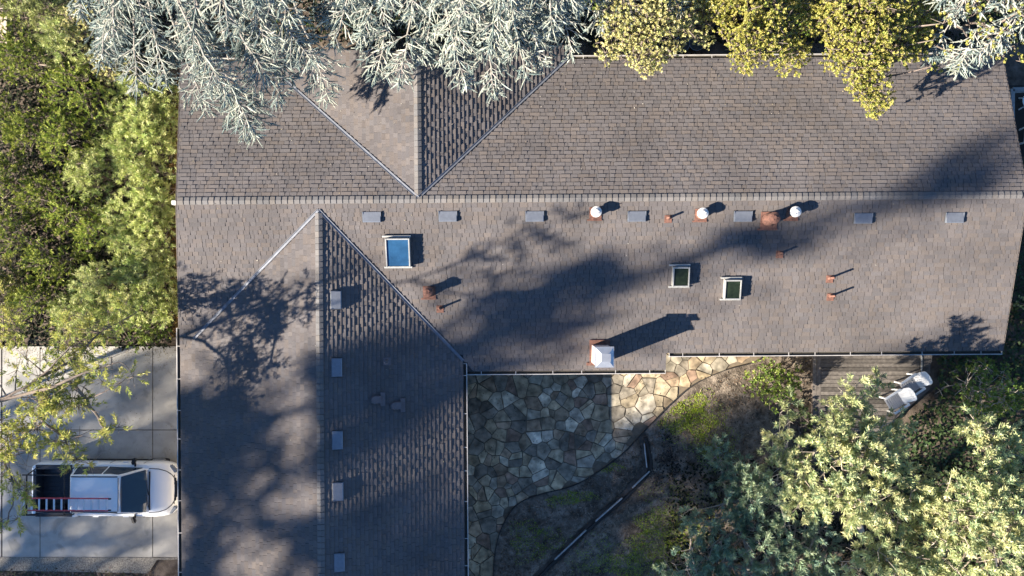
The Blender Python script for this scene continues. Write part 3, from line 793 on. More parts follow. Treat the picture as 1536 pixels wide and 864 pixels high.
# ------------------------------------------------------------------ resin chairs
def make_chair(label):
    """faces -x; back at +x"""
    t = thing('garden_chair', label, 'chair', (0, 0, 0), 0, 'white resin garden chairs')
    bm = bmesh.new()
    for k in range(7): box(bm, 0.075, 0.50, 0.025, (-0.25+k*0.083, 0, 0.40-k*0.013), None, 0.006)
    for s in (-1, 1): box(bm, 0.60, 0.04, 0.05, (0.0, s*0.255, 0.365), Matrix.Rotation(R(8), 4, 'Y'), 0.008)
    obj('seat', bm, 'slat', t)
    # backrest: bowed fan of slats under a rounded crest, leaning back
    bm = bmesh.new(); mt = Matrix.Translation((0.27, 0, 0.33))@Matrix.Rotation(R(38), 4, 'Y')
    prof = [(-0.26, 0.0), (0.26, 0.0), (0.28, 0.30), (0.27, 0.50)]+[(0.27*math.cos(t), 0.50+0.12*math.sin(t)) for t in [i*math.pi/8 for i in range(1, 8)]]+[(-0.27, 0.50), (-0.28, 0.30)]
    A_ = [bm.verts.new(mt @ Vector((0.35*y*y, y, z))) for y, z in prof]; B_ = [bm.verts.new(mt @ Vector((0.35*y*y+0.03, y, z))) for y, z in prof]
    bm.faces.new(A_); bm.faces.new(B_[::-1])
    for k in range(len(prof)): j = (k+1) % len(prof); bm.faces.new((A_[k], A_[j], B_[j], B_[k]))
    for k in range(-2, 3): box(bm, 0.012, 0.05, 0.40, (-0.012+0.35*(k*.09)**2, k*0.09, 0.28), mt, 0.004)
    obj('backrest', bm, 'resin', t)
    for s in (-1, 1):
        bm = bmesh.new(); box(bm, 0.66, 0.085, 0.028, (0.02, s*0.315, 0.60), Matrix.Rotation(R(3), 4, 'Y'), 0.012); obj('arm', bm, 'resin', t)
    for s in (-1, 1):
        bm = bmesh.new(); box(bm, 0.06, 0.05, 0.60, (-0.26, s*0.30, 0.30), None, 0.01); obj('leg', bm, 'resin', t)
        bm = bmesh.new(); box(bm, 0.06, 0.05, 0.62, (0.30, s*0.29, 0.29), Matrix.Rotation(R(6), 4, 'Y'), 0.01); obj('leg', bm, 'resin', t)
    return t
ch0 = make_chair('white resin garden chair on the deck corner with grey seat slats showing')
p = W(1357, 577, DZ); ch0.location = (p.x, p.y, DZ+0.004); ch0.rotation_euler = (0, 0, R(33))
ch1 = copy_tree(ch0); p = W(1334, 600, DZ); ch1.location = (p.x, p.y, DZ+0.004); ch1.rotation_euler = (0, 0, R(31))
ch1['label'] = 'white resin garden chair on the deck half hidden under pale feathery foliage'
ch2 = copy_tree(ch0); p = W(1538, 209, 0.0); ch2.location = (p.x, p.y, 0.0); ch2.rotation_euler = (0, 0, R(80))
ch2['label'] = 'white slatted chair in shade beyond the right gable of the house'

# side yard to the right of the house
bm = bmesh.new(); prism(bm, [W(1500, 235)[:2], W(1640, 235)[:2], W(1640, 128)[:2], W(1500, 128)[:2]], GZ-0.1, 0.012); struct(obj('side_yard_slab', bm, 'joint'))
rl = thing('low_railing', 'grey weathered railing round the small yard beyond the right gable', 'railing', W(1560, 134, 0))
bm = bmesh.new(); p0 = W(1519, 134, 0.9)-rl.location; p1 = W(1600, 132, 0.9)-rl.location; p2 = W(1519, 182, 0.9)-rl.location
for a, b in ((p0, p1), (p0, p2)):
    d = b-a; mt = Matrix.Translation((a+b)/2)@Matrix.Rotation(math.atan2(d.y, d.x), 4, 'Z'); box(bm, d.length, 0.14, 0.05, (0, 0, 0.0), mt, 0.005); box(bm, d.length, 0.05, 0.08, (0, 0, -0.5), mt)
obj('rail', bm, 'greyrail', rl)
for a in (p0, p1, p2):
    bm = bmesh.new(); box(bm, 0.09, 0.09, 0.87, (a.x, a.y, 0.435)); obj('post', bm, 'greyrail', rl)
tb = thing('side_table', 'round pale side table in the shaded yard beyond the right gable', 'table', W(1533, 156, 0))
bm = bmesh.new(); cyl(bm, 0.30, 0.30, (0, 0, 0.52), (0, 0, 0.55), 28); obj('table_top', bm, 'resin', tb)
for k in range(3):
    bm = bmesh.new(); an = 2*math.pi*k/3; cyl(bm, 0.02, 0.025, (math.cos(an)*.12, math.sin(an)*.12, 0.52), (math.cos(an)*.25, math.sin(an)*.25, 0.0), 10); obj('leg', bm, 'resin', tb)
# two dark pots behind the house
def make_pot(lab):
    t = thing('plant_pot', lab, 'pot', (0, 0, 0), 0, 'dark pots behind the house')
    bm = bmesh.new(); cyl(bm, 0.20, 0.27, (0, 0, 0), (0, 0, 0.5), 24); obj('pot_body', bm, 'pot', t)
    bm = bmesh.new(); N = 24
    for r0, r1, z0, z1 in ((0.27, 0.29, 0.502, 0.502), (0.29, 0.29, 0.502, 0.46)):
        A_ = [bm.verts.new((r0*math.cos(2*math.pi*i/N), r0*math.sin(2*math.pi*i/N), z0)) for i in range(N)]; B_ = [bm.verts.new((r1*math.cos(2*math.pi*i/N), r1*math.sin(2*math.pi*i/N), z1)) for i in range(N)]
        for i in range(N): bm.faces.new((A_[i], A_[(i+1) % N], B_[(i+1) % N], B_[i]))
    obj('rim', bm, 'galv', t)
    return t
pt = make_pot('left one of two dark round pots behind the top gutter'); pt.location = W(1019, 72, 0)
p2_ = copy_tree(pt); p2_.location = W(1041, 70, 0); p2_['label'] = 'right one of two dark round pots behind the top gutter'

# ------------------------------------------------------------------ pickup
TR = Vector((-14.79, -7.32, 0.03))
trk = thing('pickup_truck', 'white crew-cab pickup with a black bed rack parked on the concrete driveway', 'pickup truck', TR, R(-0.3))
def loft(name, secs, mat, smooth=True, sub=0):
    bm = bmesh.new(); rows = []
    for x, half in secs:
        full = [(y, z) for y, z in half]+[(-y, z) for y, z in half[-2::-1]]
        rows.append([bm.verts.new((x, y, z)) for y, z in full])
    for a, b in zip(rows[:-1], rows[1:]):
        for k in range(len(a)-1): bm.faces.new((a[k], a[k+1], b[k+1], b[k]))
    for r_ in (rows[0], rows[-1]): bm.faces.new(r_)
    for a, b in zip(rows[:-1], rows[1:]): bm.faces.new((a[0], b[0], b[-1], a[-1]))
    bmesh.ops.remove_doubles(bm, verts=bm.verts, dist=0.0005)
    o = obj(name, bm, mat, trk, smooth)
    return o
bed = lambda x, s=1.0: (x, [(0.90*s, 0.42), (0.985*s, 0.60), (0.985*s, 0.98), (0.955*s, 1.17), (0.93*s, 1.19), (0.80*s, 1.19), (0.785*s, 0.66), (0.0, 0.66)])
bedc = lambda x, s=1.0: (x, [(0.90*s, 0.42), (0.985*s, 0.60), (0.985*s, 0.98), (0.955*s, 1.17), (0.93*s, 1.19), (0.80*s, 1.19), (0.5*s, 1.17), (0.0, 1.17)])
cabs = lambda x, w=0.975: (x, [(w-0.06, 0.38), (w, 0.58), (w, 0.86), (w-0.03, 1.03), (w-0.06, 1.07), (0.82, 1.08), (0.5, 1.08), (0.0, 1.08)])
hood_ = lambda x, w, zt, zs: (x, [(w-0.07, 0.36), (w, 0.55), (w, 0.80), (w-0.02, zs-0.04), (w-0.09, zs+0.03), (0.72*w, zt-0.02), (0.40*w, zt), (0.0, zt+0.012)])
body = loft('body', [
    (-2.56, [(0.78, 0.50), (0.84, 0.6), (0.84, 0.95), (0.83, 1.12), (0.82, 1.14), (0.78, 1.14), (0.5, 1.13), (0, 1.13)]),
    bedc(-2.50, 0.93), bedc(-2.40, 0.985), bed(-2.398, 0.985), bed(-1.7), bed(-1.06), bedc(-1.058), bedc(-0.98), cabs(-0.96), cabs(0.2, 0.98), cabs(1.1, 0.985), cabs(1.50, 0.985),
    hood_(1.60, 0.985, 1.12, 1.04), hood_(1.85, 0.985, 1.135, 1.02), hood_(2.08, 0.975, 1.10, 0.98), hood_(2.28, 0.945, 1.04, 0.92), hood_(2.42, 0.885, 0.965, 0.85),
    (2.51, [(0.74, 0.40), (0.80, 0.52), (0.80, 0.70), (0.77, 0.75), (0.70, 0.80), (0.55, 0.855), (0.33, 0.875), (0, 0.88)]),
    (2.57, [(0.62, 0.44), (0.70, 0.54), (0.70, 0.64), (0.66, 0.68), (0.60, 0.71), (0.48, 0.745), (0.3, 0.76), (0, 0.765)]),
    (2.61, [(0.48, 0.46), (0.56, 0.54), (0.56, 0.60), (0.53, 0.62), (0.48, 0.64), (0.40, 0.65), (0.25, 0.66), (0, 0.66)])], 'paint')
mod = body.modifiers.new('bevel', 'BEVEL'); mod.width = 0.015; mod.segments = 2; mod.limit_method = 'ANGLE'; mod.angle_limit = R(35)
# bed liner with ribs
bm = bmesh.new(); box(bm, 1.325, 1.56, 0.02, (-1.728, 0, 0.675))
for k in range(9): box(bm, 1.30, 0.07, 0.014, (-1.728, -0.6+k*0.15, 0.693))
for s in (-1, 1): box(bm, 1.32, 0.02, 0.50, (-1.728, s*0.776, 0.93)); box(bm, 1.325, 0.15, 0.02, (-1.728, s*0.865, 1.203), None, 0.005); box(bm, 0.5, 0.18, 0.22, (-1.75, s*0.675, 0.79), None, 0.03)
for xx in (-2.385, -1.072): box(bm, 0.02, 1.54, 0.5, (xx, 0, 0.93))
box(bm, 0.09, 1.46, 0.016, (-2.445, 0, 1.183), None, 0.005)
obj('bed_liner', bm, 'liner', trk)
# greenhouse
def cabin():
    bm = bmesh.new()
    lo = [(-1.00, 0.85), (-0.2, 0.865), (0.6, 0.865), (1.66, 0.80)]; zl = 1.07
    up = [(-0.90, 0.655), (-0.2, 0.69), (0.5, 0.69), (0.86, 0.645)]; zu = 1.72
    rows = []
    for (xl, yl), (xu, yu) in zip(lo, up):
        f = 0.93
        xm, ym, zm = xl+(xu-xl)*f, yl+(yu-yl)*f, zl+(zu-zl)*f
        rows.append([(xl, yl, zl), (xm, ym, zm), (xu, yu-0.03, zu), (xu, 0.3, zu+0.035), (xu, 0, zu+0.042)])
    rows[0] = [(x+(0.03 if i > 1 else 0), y, z-(0.012 if i > 1 else 0)) for i, (x, y, z) in enumerate(rows[0])]
    rows[-1] = [(x-(0.02 if i > 1 else 0), y, z-(0.02 if i > 1 else 0)) for i, (x, y, z) in enumerate(rows[-1])]
    R_ = []
    for r_ in rows:
        full = r_+[(x, -y, z) for x, y, z in r_[-2::-1]]; R_.append([bm.verts.new(v) for v in full])
    for a, b in zip(R_[:-1], R_[1:]):
        for k in range(len(a)-1): bm.faces.new((a[k], a[k+1], b[k+1], b[k]))
    bm.faces.new(R_[0]); bm.faces.new(R_[-1])
    return obj('cab', bm, 'paint', trk, False)
cab = cabin()
mod = cab.modifiers.new('bevel', 'BEVEL'); mod.width = 0.02; mod.segments = 3; mod.limit_method = 'ANGLE'; mod.angle_limit = R(20)
def plate(pts, mat, name, parent, off=0.012):
    """glazing: an outline with its own thickness standing just proud of the cab"""
    P_ = [Vector(p) for p in pts]; n = (P_[1]-P_[0]).cross(P_[-1]-P_[0]).normalized()
    c = sum(P_, Vector())/len(P_)
    if n.dot(c-Vector((0.3, 0, 1.0))) < 0: n = -n
    bm = bmesh.new(); A_ = [bm.verts.new(p+n*off) for p in P_]; B_ = [bm.verts.new(p-n*0.01) for p in P_]
    bm.faces.new(A_); bm.faces.new(B_[::-1])
    for k in range(len(P_)): j = (k+1) % len(P_); bm.faces.new((A_[k], A_[j], B_[j], B_[k]))
    return obj(name, bm, mat, parent)
plate([(1.565, -0.765, 1.172), (1.62, -0.4, 1.176), (1.64, 0, 1.178), (1.62, 0.4, 1.176), (1.565, 0.765, 1.172), (0.915, 0.625, 1.685), (0.90, 0, 1.705), (0.915, -0.625, 1.685)], 'cglass', 'windshield', trk, 0.014)
plate([(-0.99, -0.72, 1.13), (-0.99, 0.72, 1.13), (-0.925, 0.58, 1.60), (-0.925, -0.58, 1.60)], 'cglass', 'rear_window', trk)
for s in (-1, 1):
    plate([(-0.90, s*0.846, 1.10), (0.19, s*0.857, 1.10), (0.19, s*0.715, 1.64), (-0.80, s*0.692, 1.64)], 'cglass', 'side_window', trk)
    plate([(0.25, s*0.857, 1.10), (1.42, s*0.815, 1.10), (0.80, s*0.698, 1.63), (0.25, s*0.715, 1.64)], 'cglass', 'side_window', trk)
bm = bmesh.new()
for s in (-1, 1): cyl(bm, 0.02, 0.02, (-0.84, s*0.625, 1.735), (0.80, s*0.63, 1.733), 6)
cyl(bm, 0.011, 0.011, (0.83, -0.60, 1.735), (0.845, 0, 1.757), 6); cyl(bm, 0.011, 0.011, (0.83, 0.60, 1.735), (0.845, 0, 1.757), 6)
obj('roof_trim', bm, 'black', trk)
for s in (-1, 1):
    bm = bmesh.new(); box(bm, 0.13, 0.24, 0.17, (0, 0, 0), Matrix.Translation((1.12, s*1.06, 1.12))@Matrix.Rotation(s*R(-18), 4, 'Z'), 0.035); box(bm, 0.06, 0.14, 0.06, (1.15, s*0.93, 1.08), None, 0.01)
    obj('mirror', bm, 'black', trk)
    bm = bmesh.new(); box(bm, 0.34, 0.13, 0.16, (0, 0, 0), Matrix.Translation((2.44, s*0.75, 0.835))@Matrix.Rotation(s*R(-46), 4, 'Z'), 0.03); obj('headlight', bm, 'lens', trk)
    bm = bmesh.new(); box(bm, 0.06, 0.11, 0.32, (-2.535, s*0.80, 0.92), None, 0.015); obj('taillight', bm, 'redlens', trk)
    for xh in (-0.35, 0.75):
        bm = bmesh.new(); box(bm, 0.22, 0.035, 0.035, (xh, s*0.993, 0.93), None, 0.012); obj('door_handle', bm, 'paint', trk)
    bm = bmesh.new(); box(bm, 2.3, 0.06, 0.10, (0.2, s*0.97, 0.40), None, 0.02); obj('side_sill', bm, 'black', trk)
bm = bmesh.new()
for k in range(-4, 5): box(bm, 0.085, 0.125, 0.20, (2.545-0.0055*k*k, k*0.118, 0.80), Matrix.Identity(4), 0.01)
obj('grille', bm, 'black', trk)
bm = bmesh.new(); box(bm, 0.12, 0.9, 0.18, (2.575, 0, 0.50), None, 0.05); obj('front_bumper', bm, 'paint', trk)
bm = bmesh.new(); box(bm, 0.16, 1.7, 0.2, (-2.64, 0, 0.52), None, 0.03); obj('rear_bumper', bm, 'alu', trk)
for xw in (1.72, -1.62):
    for s in (-1, 1):
        bm = bmesh.new(); cyl(bm, 0.38, 0.38, (xw, s*0.70, 0.38), (xw, s*0.965, 0.38), 28); wl_ = obj('wheel', bm, 'rubber', trk)
        bm = bmesh.new(); cyl(bm, 0.24, 0.22, (xw, s*0.967, 0.38), (xw, s*0.985, 0.38), 20); obj('rim', bm, 'chrome', wl_)
bm = bmesh.new()
for s in (-1, 1):
    for xg in (-0.93, 0.22, 1.45): box(bm, 0.012, 0.012, 0.52, (xg, s*0.983, 0.80))
    tubebm(bm, [(1.66, s*0.80, 1.098), (2.0, s*0.78, 1.083), (2.25, s*0.70, 1.035), (2.42, s*0.56, 0.955), (2.50, s*0.40, 0.885)], 0.013, 6)
box(bm, 0.05, 1.40, 0.02, (1.69, 0, 1.135))
# cowl and hood seams
obj('panel_gap', bm, 'black', trk)
for s in (0, 1):
    bm = bmesh.new(); cyl(bm, 0.012, 0.008, (1.67, -0.15-0.45*s, 1.16), (1.58, 0.42-0.52*s, 1.215), 6); obj('wiper', bm, 'black', trk)
bm = bmesh.new(); cyl(bm, 0.006, 0.004, (1.62, 0.72, 1.12), (1.50, 0.74, 1.62), 6); obj('antenna', bm, 'black', trk)
# rack over the bed
bm = bmesh.new(); RZ = 1.86
for xx in (-2.34, -1.02):
    box(bm, 0.045, 1.46, 0.045, (xx, 0, RZ), None, 0.006)
    for s in (-1, 1): cyl(bm, 0.022, 0.022, (xx+0.02, s*0.84, 1.21), (xx, s*0.70, RZ), 8)
box(bm, 1.55, 0.04, 0.04, (-1.72, 0.71, RZ+0.002), None, 0.006); box(bm, 1.55, 0.04, 0.04, (-1.72, -0.71, RZ+0.002), None, 0.006)
obj('bed_rack', bm, 'black', trk)
# ladder lying on the rack
lp = Vector((TR.x-0.93, W(100, 756.5, 1.95).y, 1.924))
ld = thing('ladder', 'red extension ladder with pale rungs lying along the pickup rack', 'ladder', lp, R(-0.3))
for s in (-1, 1):
    bm = bmesh.new(); box(bm, 3.02, 0.032, 0.085, (0, s*0.215, 0.0425), None, 0.004); obj('rail', bm, 'fibreglass', ld)
    bm = bmesh.new(); box(bm, 0.10, 0.05, 0.06, (1.55, s*0.20, 0.03), None, 0.01); obj('foot', bm, 'black', ld)
for k in range(12):
    bm = bmesh.new(); box(bm, 0.065, 0.40, 0.03, (-1.44+k*0.262, 0, 0.05), None, 0.006); obj('rung', bm, 'alu', ld)

# ================================================================== VEGETATION
def sph_dirs(n, up=-0.2):
    d = nrm(rng.normal(size=(int(n*2.6)+8, 3))); d = d[d[:, 2] > up][:n]
    return d
def clump_leaves(acc, c, r, style, flatten=0.7, ntuft=None, tone=1.0):
    """one leafy clump: tufts spread over a bumpy ball, leaves fanning out of every tuft"""
    st = STYLES[style]; nt_ = ntuft or max(5, int(st['dens']*r*r))
    d = sph_dirs(nt_, st.get('up', -0.25)); n = len(d)
    ph = rng.uniform(0, 6.28, 3)
    rad = r*(0.72+0.22*np.sin(d[:, 0]*4+ph[0])*np.sin(d[:, 1]*4+ph[1])+rng.uniform(-0.22, 0.30, n))
    P = np.asarray(c)[None, :]+d*rad[:, None]*np.array([1, 1, flatten])
    ax = nrm(d*np.array([1, 1, .8])+np.array(st['bias'])[None, :]+rng.normal(size=(n, 3))*0.25)
    m = st['m']; T = np.repeat(P, m, 0); Ax = np.repeat(ax, m, 0); N = n*m
    base = np.array(st['cols'])[rng.integers(0, len(st['cols']), n)]*rng.uniform(.75, 1.2, (n, 1))*tone
    s = rng.uniform(0, 1, (N, 1))
    Q = T+Ax*s*st['shoot']
    rp = rng.normal(size=(N, 3)); rp = nrm(rp-(rp*Ax).sum(1, keepdims=True)*Ax)
    D = nrm(Ax*st['fwd']+rp*st['side']+np.array([0, 0, -st.get('droop', 0)])[None, :])
    acc.add(leaves(Q, D, rng.uniform(*st['l'], N), rng.uniform(*st['w'], N), st.get('flat')), vary(np.repeat(base, m, 0), N, 0.18, 0.06)*1.3)
    if st.get('tip'):                          # paler growing tips / flower heads at the shoot ends
        k = st['tipn']; T2 = np.repeat(P+ax*st['shoot'], k, 0); A2 = np.repeat(ax, k, 0)
        D2 = nrm(A2*.6+rng.normal(size=(n*k, 3))*.6)
        acc.add(leaves(T2, D2, rng.uniform(*st['tl'], n*k), rng.uniform(*st['tw'], n*k)), vary(np.tile(np.array([st['tip']]), (n*k, 1)), n*k, 0.2, 0.08)*1.15)
STYLES = dict(
    feather=dict(dens=40, bias=(-0.1, 0.0, 0.6), m=34, shoot=0.30, fwd=0.8, side=0.75, l=(0.12, 0.24), w=(0.026, 0.045), cols=[(0.29, 0.34, 0.17), (0.34, 0.37, 0.19), (0.24, 0.31, 0.18), (0.39, 0.40, 0.21)], tip=(0.58, 0.57, 0.30), tipn=10, tl=(0.10, 0.18), tw=(0.025, 0.04)),
    shadefeather=dict(dens=40, bias=(-0.1, 0.0, 0.6), m=34, shoot=0.30, fwd=0.8, side=0.75, l=(0.12, 0.24), w=(0.026, 0.045), cols=[(0.19, 0.27, 0.19), (0.23, 0.30, 0.20), (0.16, 0.24, 0.18), (0.27, 0.33, 0.21)], tip=(0.34, 0.40, 0.24), tipn=7, tl=(0.10, 0.18), tw=(0.025, 0.04)),  # feather with bluish shade painted into the leaf colours
    pompom=dict(dens=190, bias=(0, 0, 0.3), m=20, shoot=0.08, fwd=0.6, side=0.9, l=(0.035, 0.075), w=(0.02, 0.036), cols=[(0.28, 0.28, 0.055), (0.34, 0.33, 0.08), (0.20, 0.24, 0.05), (0.37, 0.35, 0.10)], tip=(0.54, 0.49, 0.18), tipn=8, tl=(0.03, 0.06), tw=(0.02, 0.035)),
    pale=dict(dens=190, bias=(0, 0, 0.3), m=20, shoot=0.08, fwd=0.6, side=0.9, l=(0.035, 0.075), w=(0.022, 0.04), cols=[(0.38, 0.37, 0.15), (0.45, 0.43, 0.20), (0.28, 0.30, 0.11), (0.50, 0.47, 0.23)], tip=(0.66, 0.62, 0.34), tipn=8, tl=(0.03, 0.06), tw=(0.02, 0.035)),
    juniper=dict(dens=105, bias=(-0.05, 0.0, 0.7), m=26, shoot=0.26, fwd=1.0, side=0.42, l=(0.06, 0.15), w=(0.012, 0.024), cols=[(0.18, 0.24, 0.04), (0.23, 0.30, 0.055), (0.11, 0.17, 0.035), (0.27, 0.32, 0.065)], tip=(0.42, 0.45, 0.10), tipn=6, tl=(0.06, 0.13), tw=(0.012, 0.022)),
    grassy=dict(dens=140, bias=(0.1, -0.1, 0.5), m=26, shoot=0.22, fwd=0.9, side=0.6, l=(0.10, 0.24), w=(0.009, 0.019), cols=[(0.31, 0.36, 0.11), (0.37, 0.41, 0.14), (0.25, 0.32, 0.11), (0.43, 0.45, 0.21)], tip=(0.53, 0.55, 0.25), tipn=5, tl=(0.07, 0.16), tw=(0.018, 0.033)),
    wispy=dict(dens=46, bias=(0.1, -0.15, 0.15), m=24, shoot=0.34, fwd=0.8, side=0.6, l=(0.09, 0.19), w=(0.02, 0.04), droop=0.25, cols=[(0.27, 0.29, 0.07), (0.32, 0.33, 0.08), (0.23, 0.27, 0.07), (0.37, 0.36, 0.11)], tip=(0.46, 0.43, 0.15), tipn=5, tl=(0.06, 0.14), tw=(0.018, 0.033)),
    broad=dict(dens=130, bias=(0, 0, 0.5), m=10, shoot=0.10, fwd=0.7, side=0.9, l=(0.06, 0.12), w=(0.035, 0.06), cols=[(0.12, 0.18, 0.035), (0.16, 0.22, 0.045), (0.10, 0.15, 0.03), (0.21, 0.25, 0.06)]),
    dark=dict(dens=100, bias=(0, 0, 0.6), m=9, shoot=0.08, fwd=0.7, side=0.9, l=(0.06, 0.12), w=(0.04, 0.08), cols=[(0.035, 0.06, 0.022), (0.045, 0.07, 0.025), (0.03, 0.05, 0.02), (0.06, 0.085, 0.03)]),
)
BARK = (0.16, 0.13, 0.11); PALEBARK = (0.34, 0.29, 0.24)
def make_tree(name, label, cat, base, forks, clumps, style, group=None, bark=BARK, r0=0.16, mat='leaf', flatten=0.7, twig=0.018, stray=0.5):
    """trunk from base up through forks; every clump joined to the nearest limb by its own branch"""
    base = Vector(base); t = thing(name, label, cat, base, 0, group)
    w_ = Acc(); cr = Acc()
    forks = [[Vector(p) for p in f] for f in forks]; nodes_ = []
    for i, f in enumerate(forks):
        path = smooth_path(f, 4, 0.03)
        ra = r0 if i == 0 else r0*0.6
        radii = [max(0.02, ra*(1-0.75*k/(len(path)-1))) for k in range(len(path))]
        tube(w_, [p-base for p in path], radii, bark, 7); nodes_ += list(zip(path, radii))[1:]
    for (c, r, *o) in clumps:
        c = Vector(c); tone = o[0] if o else 1.0
        p, rr = min(nodes_, key=lambda q: (q[0]-c).length+0.8*max(0, q[0].z-c.z))
        mid = p.lerp(c, 0.55)+Vector((random.uniform(-.1, .1), random.uniform(-.1, .1), random.uniform(0.0, .18)))*min(1, (c-p).length)
        path = smooth_path([p, mid, c], 3)
        ra = min(rr*0.7, 0.02+0.02*(c-p).length)
        tube(w_, [q-base for q in path], [max(0.008, ra*(1-0.8*k/(len(path)-1))) for k in range(len(path))], bark, 5)
        for k in range(7 if style == 'wispy' else 3):
            e = c+Vector(rng.normal(size=3))*r*(1.1 if style == 'wispy' else 0.6)
            tube(w_, [c-base, e-base], [twig*0.8, twig*0.4], bark, 4)
        cc = np.array(c-base)
        clump_leaves(cr, cc, r, style, flatten, tone=tone)
    w_.build('trunk', 'bark', t); cr.build('crown', mat, t)
    return t
def scatter(poly_px, n, zf, r, seed=0, mind=0.0):
    rnd = random.Random(seed); out = []; tries = 0
    xs_ = [p[0] for p in poly_px]; ys_ = [p[1] for p in poly_px]
    while len(out) < n and tries < n*60:
        tries += 1
        x, y = rnd.uniform(min(xs_), max(xs_)), rnd.uniform(min(ys_), max(ys_))
        if not inpoly(x, y, poly_px): continue
        z = zf(x, y) if callable(zf) else rnd.uniform(*zf)
        p = W(x, y, z)
        if mind and any((p-q[0]).length < mind for q in out): continue
        out.append((p, rnd.uniform(*r)))
    return out

# ------------------------------------------------------------------ blue cedars over the top edge
def cedar_fingers(acc, P, D, l, r, cols):
    """needle-clothed shoots: a tapered core with needles standing off it"""
    n = len(P); up = np.tile(np.array([[0, 0, 1.0]]), (n, 1))
    S = nrm(np.cross(D, up+rng.normal(size=(n, 3))*.2)); U = np.cross(S, D)
    l = l[:, None]; r = r[:, None]
    bend = rng.normal(size=(n, 3))*0.20*l; bend[:, 2] -= 0.12*l[:, 0]
    C0 = P; C1 = P+D*l*.5+bend*.4; C2 = P+D*l+bend
    rings = []
    for c, k in ((C0, 0.6), (C1, 0.8), (C2, 0.22)):
        rings.append([c+S*r*k, c+U*r*k, c-S*r*k, c-U*r*k])
    for A_, B_ in zip(rings[:-1], rings[1:]):
        for k in range(4): acc.add(np.stack([A_[k], A_[(k+1) % 4], B_[(k+1) % 4], B_[k]], 1), cols)
    m = 16; idx = np.repeat(np.arange(n), m); s = rng.uniform(0, 1, (n*m, 1))
    Q = C0[idx]*(1-s)**2+2*C1[idx]*s*(1-s)+C2[idx]*s*s
    rp = rng.normal(size=(n*m, 3)); D2 = nrm(D[idx]*0.75+nrm(rp)*0.8)
    acc.add(leaves(Q, D2, rng.uniform(0.035, 0.075, n*m), rng.uniform(0.012, 0.02, n*m)), vary(cols[idx], n*m, 0.18, 0.05))
CEDAR = np.array([1.10, 1.09, 1.05])*np.array([(0.36, 0.40, 0.36), (0.42, 0.45, 0.40), (0.30, 0.35, 0.33), (0.46, 0.48, 0.42), (0.26, 0.31, 0.29)])
def cedar(label, base, top, limbs, seed, dens=1.0):
    base = Vector(base); t = thing('blue_cedar', label, 'cedar tree', base, 0, 'blue cedars over the house')
    w_ = Acc(); cr = Acc(); rnd = random.Random(seed)
    tr = smooth_path([base, base+Vector((0.1, 0, top*0.5)), base+Vector((0, 0.1, top))], 5)
    tube(w_, [p-base for p in tr], [0.34*(1-0.8*k/(len(tr)-1)) for k in range(len(tr))], BARK, 8)
    P, D, Ls, Rs = [], [], [], []
    for tip, z0, reach in limbs:
        tip = Vector(tip); st = Vector((base.x, base.y, z0))
        d = tip-st; side = Vector((-d.y, d.x, 0)).normalized()
        bow = side*rnd.uniform(-.12, .12)*d.length
        path = smooth_path([st, st+d*0.35+bow*0.7+Vector((0, 0, 0.45)), st+d*0.72+bow*0.6+Vector((0, 0, 0.35)), tip], 8, 0.03)
        n = len(path); tube(w_, [p-base for p in path], [0.09*(1-k/(n-1))**1.1+0.008 for k in range(n)], (0.30, 0.28, 0.25), 6)
        # laterals only on the outer part, the part the light reaches
        ln = d.length; s = max(0.5, ln-reach)
        while s < ln:
            f = s/ln*(n-1); i = min(n-2, int(f)); p = path[i].lerp(path[i+1], f-i); ax = (path[i+1]-path[i]).normalized()
            rest = ln-s
            for sg in (-1, 1):
                if rnd.random() < 0.12: continue
                sd = Vector((-ax.y, ax.x, 0)).normalized()*sg
                bl = min(1.05, 0.14+rest*0.45)*rnd.uniform(.4, 1.15)
                bd = (ax*rnd.uniform(.5, .9)+sd*rnd.uniform(.6, 1.0)+Vector((0, 0, rnd.uniform(-.35, .12)))).normalized()
                e = p+bd*bl+Vector((0, 0, -0.10*bl))
                if bl > 0.3: tube(w_, [p-base, p.lerp(e, .5)+Vector((0, 0, .03))-base, e-base], [0.016, 0.010, 0.004], (0.34, 0.32, 0.29), 4)
                q = 0.0
                while q < bl:
                    pp = p.lerp(e, q/bl); left = bl-q
                    for s2 in (-1, 1):
                        if rnd.random() < 0.15: continue
                        sd2 = Vector((-bd.y, bd.x, 0)).normalized()*s2
                        dd = (bd*rnd.uniform(.6, 1.3)+sd2*rnd.uniform(.25, .95)+Vector((0, rnd.uniform(-.35, .1), rnd.uniform(-.45, .35)))).normalized()
                        P.append(pp-base); D.append(dd); Ls.append(min(0.42, 0.13+left*0.5)*rnd.uniform(.5, 1.25)); Rs.append(rnd.uniform(.018, .032))
                    q += rnd.uniform(.12, .20)/dens
                P.append(e-base-bd*.12); D.append(bd); Ls.append(rnd.uniform(.2, .36)); Rs.append(.028)
            s += rnd.uniform(.17, .28)/dens
        P.append(tip-base-ax*.15); D.append(ax); Ls.append(.4); Rs.append(.025)
    P = np.array([tuple(p) for p in P]); D = nrm(np.array([tuple(d) for d in D])); n = len(P)
    cols = CEDAR[rng.integers(0, len(CEDAR), n)]*rng.uniform(.75, 1.2, (n, 1))
    depth_ = (P[:, 2] < 5.5)|(rng.uniform(0, 1, n) < .16)
    cols[depth_] = np.array([0.17, 0.225, 0.215])*rng.uniform(.7, 1.3, (int(depth_.sum()), 1))  # older foliage tone plus painted shade: lower and some random shoots go darker
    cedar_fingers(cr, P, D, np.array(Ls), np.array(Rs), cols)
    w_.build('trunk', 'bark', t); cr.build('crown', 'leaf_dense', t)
    return n
def T(px, py, z, z0, reach): return (W(px, py, z), z0, reach)
